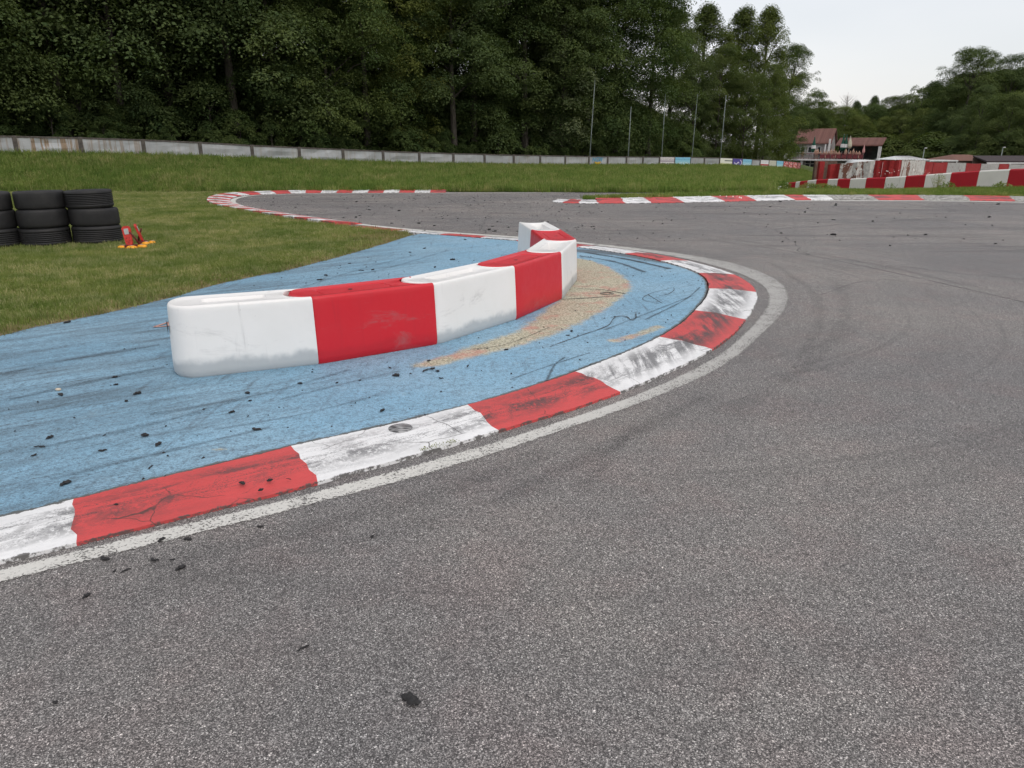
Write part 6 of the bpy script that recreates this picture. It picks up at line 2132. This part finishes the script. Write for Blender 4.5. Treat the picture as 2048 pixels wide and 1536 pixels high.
FIG = [figure(False), figure(True)]
M_SKIN = simple('skin', (0.42, 0.26, 0.19), 0.6); M_HAIR = simple('hair', (0.04, 0.03, 0.022), 0.7); M_JEANS = simple('dark_trousers', (0.04, 0.05, 0.08), 0.9)
SHIRTS = {'white': (0.72, 0.71, 0.70), 'red': (0.45, 0.04, 0.045), 'dark': (0.04, 0.04, 0.05), 'grey': (0.25, 0.25, 0.27), 'pink': (0.55, 0.30, 0.30)}
PEOPLE = [(1601.5, 1, 'white', 'person in white shirt sitting alone towards the left of the terrace'), (1627, 0, 'dark', 'person in dark top standing left of a person in white'), (1630.5, 0, 'white', 'person in white shirt standing below the right upper window'),
          (1637, 1, 'dark', 'person in dark top sitting right of the standing one in white'), (1643, 1, 'white', 'person in white shirt sitting before the chimney'), (1648, 1, 'red', 'person in red shirt sitting before the chimney'), (1652, 1, 'red', 'person in red shirt sitting under the gable'),
          (1657.5, 0, 'white', 'person in white shirt standing under the gable'), (1662, 0, 'grey', 'person in grey top standing left of the green parasols'), (1667, 1, 'pink', 'person in pink shirt sitting left of the green parasols'), (1672, 1, 'red', 'person in red shirt sitting at the foot of the green parasols'),
          (1685, 0, 'pink', 'person in pink shirt standing beside the cream parasol'), (1693, 1, 'grey', 'person in grey top sitting right of the cream parasol'), (1699, 0, 'dark', 'person in dark top standing right of the cream parasol'), (1704.5, 1, 'white', 'person in white shirt sitting near the right end of the terrace'), (1710.5, 1, 'red', 'person in red shirt sitting beside the pink parasol')]
_pm = {}
for k, (px, seat, sh, lab) in enumerate(PEOPLE):
    if (seat, sh) not in _pm:
        me = FIG[seat].copy()
        me.materials.clear()
        for mm in (M_SKIN, simple('shirt_' + sh, SHIRTS[sh], 0.85), M_JEANS, M_HAIR): me.materials.append(mm)
        _pm[(seat, sh)] = me
    root = mesh_obj('person', _pm[(seat, sh)])
    root.location = house.location + Matrix.Rotation(HROT, 3, 'Z') @ Vector((hx(px), -0.35 - 0.3 * (k % 2), zt1 + 0.004)); root.rotation_euler = (0, 0, HROT + [0.3, -0.5, 0.9, 2.6, -0.2][k % 5])
    if seat: root.location.z += 0.12
    tag(root, lab, 'person', 'guests on the terrace')
    if seat:
        R0 = tag(empty('chair', tuple(root.location - Vector((0, 0, 0.12))), root.rotation_euler.z), 'dark chair under the ' + lab, 'chair', 'chairs on the terrace')
        box('seat', (0, 0.02, 0.44), (0.42, 0.42, 0.05), M_RAILD, R0)
        box('backrest', (0, 0.25, 0.76), (0.42, 0.04, 0.36), M_RAILD, R0)
        for sx in (-1, 1):
            for sy in (-0.16, 0.24): box('leg', (sx * 0.19, sy, 0.207), (0.035, 0.035, 0.414), M_RAILD, R0)

# ================================================================== SHEDS, TENT, VAN AND LAMPS AT THE RIGHT
def gabled(name, pxa, pxb, py_eave, py_ridge, d, depth, mat_roof, mat_wall, label, cat, hip=0.0):
    a, b = D(pxa, py_eave, d), D(pxb, py_eave, d)
    gz_ = ground_z(a.x, a.y)
    L = (b - a).length
    root = tag(empty(name, (a.x, a.y, gz_)), label, cat)
    ze = a.z - gz_; zr = D(pxa, py_ridge, d).z - gz_
    bm = bmesh.new()
    V = [bm.verts.new(v) for v in ((-0.2, -0.2, ze), (L + 0.2, -0.2, ze), (L + 0.2, depth + 0.2, ze), (-0.2, depth + 0.2, ze), (hip, depth / 2, zr), (L - hip, depth / 2, zr))]
    for q in ((0, 1, 5, 4), (2, 3, 4, 5), (0, 4, 3), (1, 2, 5), (3, 2, 1, 0)): bm.faces.new([V[i] for i in q])
    bmesh.ops.recalc_face_normals(bm, faces=bm.faces[:])
    mesh_obj('roof', bm_mesh('roof', bm), mat_roof, root)
    return root, L, ze


M_ROOF2 = simple('brown_sheet_roof', (0.16, 0.075, 0.055), 0.8, 0.15)
M_DARKR = simple('dark_sheet_roof', (0.045, 0.033, 0.035), 0.8, 0.2)
M_TENT = simple('white_tent_cloth', (0.62, 0.63, 0.62), 0.7, 0.1)
M_SHED = simple('shed_boards', (0.14, 0.10, 0.08), 0.9, 0.2)
rt, L, ze = gabled('party_tent', 1790, 1855, 319.5, 312.5, 88, 4.5, M_TENT, None, 'white tent roof behind the battered wall', 'tent', 1.0)
for x in (0.1, L - 0.1):
    for y in (0.1, 4.4): box('leg', (x, y, ze / 2), (0.08, 0.08, ze - 0.02), M_WHITE, rt)
for k in range(11): 
    t = (k + 0.5) / 11
    sm_ = tube('roof_seam', [(L * t, -0.21, ze + 0.012), (1.0 + (L - 2.0) * t, 2.2, D(1790, 312.5, 88).z - ground_z(0, 88) + 0.012)], 0.03, M_WHITE, rt, 5)
rt, L, ze = gabled('shed', 1914, 1998, 321.5, 309.5, 96, 8, M_ROOF2, None, 'shed with brown-red sheet roof at the right', 'shed', 1.6)
box('wall', (L / 2, 4, ze / 2), (L, 7.8, ze - 0.02), M_SHED, rt)
box('door', (L * 0.4, 0.06, ze * 0.4), (1.6, 0.06, ze * 0.8), M_DARKR, rt)
a = D(1976, 311.5, 92); b = D(2110, 312.5, 92); gz_ = ground_z(a.x, a.y)
rt = tag(empty('open_shelter', (a.x, a.y, gz_)), 'long dark-roofed open shelter with white posts at the right edge', 'shelter')
L = b.x - a.x; zt = a.z - gz_; ze = D(1976, 322, 92).z - gz_
bm = bmesh.new()
V = [bm.verts.new(v) for v in ((0, 0, ze), (L, 0, ze), (L, 3, zt), (0, 3, zt), (0, 0, ze - .15), (L, 0, ze - .15), (L, 3, zt - .15), (0, 3, zt - .15))]
for q in ((0, 1, 2, 3), (7, 6, 5, 4), (0, 4, 5, 1), (1, 5, 6, 2), (2, 6, 7, 3), (3, 7, 4, 0)): bm.faces.new([V[i] for i in q])
mesh_obj('roof', bm_mesh('roof', bm), M_DARKR, rt)
box('beam', (L / 2, -0.06, ze - 0.25), (L, 0.1, 0.16), M_WHITE, rt)
for k in range(4): box('post', (0.3 + (L - 0.6) * k / 3, -0.06, (ze - 0.34) / 2), (0.16, 0.16, ze - 0.34), M_WHITE, rt)
box('back_wall', (L / 2, 2.9, zt / 2 - 0.1), (L, 0.1, zt - 0.25), M_SHED, rt)
a = D(1860, 320.2, 84); b = D(1917, 320.2, 84); gz_ = ground_z(a.x, a.y)
rt = tag(empty('canopy', (a.x, a.y, gz_)), 'flat white canopy between the tent and the brown shed', 'canopy')
L = b.x - a.x; z_ = a.z - gz_
box('top', (L / 2, 1.5, z_ - 0.07), (L, 3, 0.14), M_TENT, rt)
for x in (0.1, L - 0.1):
    for y in (0.1, 2.9): box('post', (x, y, (z_ - 0.15) / 2), (0.1, 0.1, z_ - 0.15), M_WHITE, rt)
# the parked van of which only the roof rises over the wall
a = D(1725, 319.5, 60); gz_ = ground_z(a.x, a.y)
vh = a.z - gz_
rt = tag(empty('parked_van', (a.x, a.y, gz_), R(6)), 'white parked van whose rounded roof shows over the battered wall', 'van')
M_VAN = simple('white_car_paint', (0.66, 0.67, 0.67), 0.3, 0.05)
prof = [(-1.5, 0.3), (-1.5, 0.9), (-1.35, vh * 0.72), (-0.85, vh * 0.96), (-0.3, vh), (1.0, vh * 0.99), (1.4, vh * 0.93), (1.5, vh * 0.6), (1.5, 0.3)]
bm = bmesh.new()
A_ = [bm.verts.new((x, -0.85, z)) for x, z in prof]; B_ = [bm.verts.new((x, 0.85, z)) for x, z in prof]
for k in range(len(prof)): bm.faces.new((A_[k], A_[(k + 1) % len(prof)], B_[(k + 1) % len(prof)], B_[k]))
bm.faces.new(A_[::-1]); bm.faces.new(B_)
bmesh.ops.recalc_face_normals(bm, faces=bm.faces[:])
bmesh.ops.bevel(bm, geom=bm.edges[:], offset=0.06, segments=2, affect='EDGES')
mesh_obj('body', bm_mesh('body', bm, True), M_VAN, rt)
box('side_window', (0.1, -0.856, vh * 0.74), (1.6, 0.02, vh * 0.22), M_GLASS, rt, 0, 0.004)
for x in (-0.95, 0.95):
    for y in (-0.8, 0.8):
        bm = bmesh.new(); lathe_bm(bm, [(0.18, -0.1), (0.30, -0.1), (0.32, -0.06), (0.32, 0.06), (0.30, 0.1), (0.18, 0.1)], 20, True)
        wh = mesh_obj('wheel', bm_mesh('wheel', bm, True), M_TYRE, rt); wh.location = (x, y, 0.32); wh.rotation_euler = (math.pi / 2, 0, 0)
for px, pt, d, lab in ((1849, 297, 92, 'thin lamp post behind the white tent roof'), (2006, 295.5, 100, 'thin lamp post above the brown shed')):
    a = D(px, pt, d); gz_ = ground_z(a.x, a.y); h = a.z - gz_
    rt = tag(empty('lamp_post', (a.x, a.y, gz_)), lab, 'lamp post', 'lamp posts by the sheds')
    tube('shaft', [(0, 0, 0), (0, 0, h)], [0.07, 0.05], M_POLE, rt)
    box('lamp_head', (0.1, -0.1, h + 0.05), (0.26, 0.2, 0.10), M_TENT, rt, 0, 0.03)

# ================================================================== WEEDS
def weed(px, py, d, h, spread, n, label, seed, flowers=0, stem=False):
    b = D(px, py, d)
    r = random.Random(seed)
    root = tag(empty('weed', tuple(b)), label, 'weed', 'weeds along the striped wall')
    vv, ff = [], []
    for _ in range(n):
        a = r.uniform(0, 6.28); rad = spread * math.sqrt(r.random())
        z = h * r.random() ** (0.8 if not stem else 0.6) * (1 - 0.5 * (rad / spread) ** 2)
        if stem: rad *= 0.3 + 0.7 * (z / h)
        p = Vector((rad * math.cos(a), rad * math.sin(a), z))
        s = r.uniform(0.03, 0.07) * (0.55 if stem else 1)
        t = Vector((r.uniform(-1, 1), r.uniform(-1, 1), r.uniform(-.2, .8))).normalized()
        q = t.cross(Vector((r.uniform(-1, 1), r.uniform(-1, 1), 1))).normalized()
        i = len(vv)
        vv += [p - t * s, p - q * s * .4, p + t * s, p + q * s * .4]; ff.append((i, i + 1, i + 2, i + 3))
    mesh_obj('leaves', pydata('leaves', vv, ff), M_BLADE2, root)
    bm = bmesh.new()
    for _ in range(9):
        a = r.uniform(0, 6.28); rad = spread * r.random()
        tube_bm(bm, [(rad * .2 * math.cos(a), rad * .2 * math.sin(a), -0.05), (rad * math.cos(a), rad * math.sin(a), h * r.uniform(.6, 1.05))], [0.008, 0.004], 4, False)
    mesh_obj('stems', bm_mesh('stems', bm), M_BLADE2, root)


weed(1562, 378, 34, 0.42, 0.45, 420, 'bushy weed in front of the left end of the striped wall', 1)
weed(1618, 381, 37.5, 0.42, 0.55, 520, 'dark green bushy weed covering the striped wall, left of the other', 2)
weed(1643, 381, 37, 0.38, 0.5, 460, 'dark green bushy weed covering the striped wall, right of the other', 3)
weed(1662, 381, 36.5, 0.30, 0.4, 300, 'small weed at the foot of a red wall block', 4)
weed(1874, 380, 31.3, 0.72, 0.42, 330, 'tall thin seeding weed before a white wall block', 5, 0, True)
weed(1893, 380, 31.0, 0.35, 0.35, 200, 'low weed beside the tall seeding weed', 6)
weed(1780, 384, 33.2, 0.40, 0.3, 110, 'wispy weed before the middle of the striped wall', 7, 0, True)
weed(2002, 379, 28, 0.30, 0.35, 200, 'low weed at the foot of the rightmost white block', 8)
# white blossoms scattered at the foot of the bank and behind the wall
M_PETAL = simple('white_petal', (0.72, 0.72, 0.66), 0.8)
vv, ff = [], []
for k in range(130):
    if k < 70:
        px = rng.uniform(1500, 1562); p = D(px, rng.uniform(373, 381), rng.uniform(30, 34))
    elif k < 100:
        p = D(rng.uniform(1700, 1860), rng.uniform(338, 348), 45.0)
    else:
        px = rng.uniform(1180, 1540); p = G(px, rng.uniform(392, 396), 0.12)
    s = rng.uniform(0.012, 0.035)
    i = len(vv)
    vv += [(p.x - s, p.y, p.z), (p.x, p.y - s * .5, p.z - s), (p.x + s, p.y, p.z), (p.x, p.y + s * .5, p.z + s)]
    ff.append((i, i + 1, i + 2, i + 3))
tag(mesh_obj('blossoms', pydata('blossoms', vv, ff), M_PETAL), kind='stuff')
# moss and a little weed in the kerb joint
q = G(882, 898)
vv, ff = [], []
r = random.Random(4)
for k in range(140):
    t = r.uniform(-0.12, 0.10)
    p = Vector((q.x, q.y, 0)) + KDIR * t + Vector((r.uniform(-.012, .012), r.uniform(-.012, .012), 0.012 + r.uniform(0, .018)))
    s = r.uniform(0.004, 0.010); a = r.uniform(0, 6.28)
    i = len(vv)
    vv += [(p.x, p.y, p.z), (p.x + s * math.cos(a), p.y + s * math.sin(a), p.z + s * .8), (p.x + 1.6 * s * math.cos(a + .5), p.y + 1.6 * s * math.sin(a + .5), p.z + s)]
    ff.append((i, i + 1, i + 2))
tag(mesh_obj('moss', pydata('moss', vv, ff), simple('moss', (0.17, 0.19, 0.035), 0.9, 0.4, 40)), 'yellow-green moss growing at the edge of the white kerb block', 'moss')
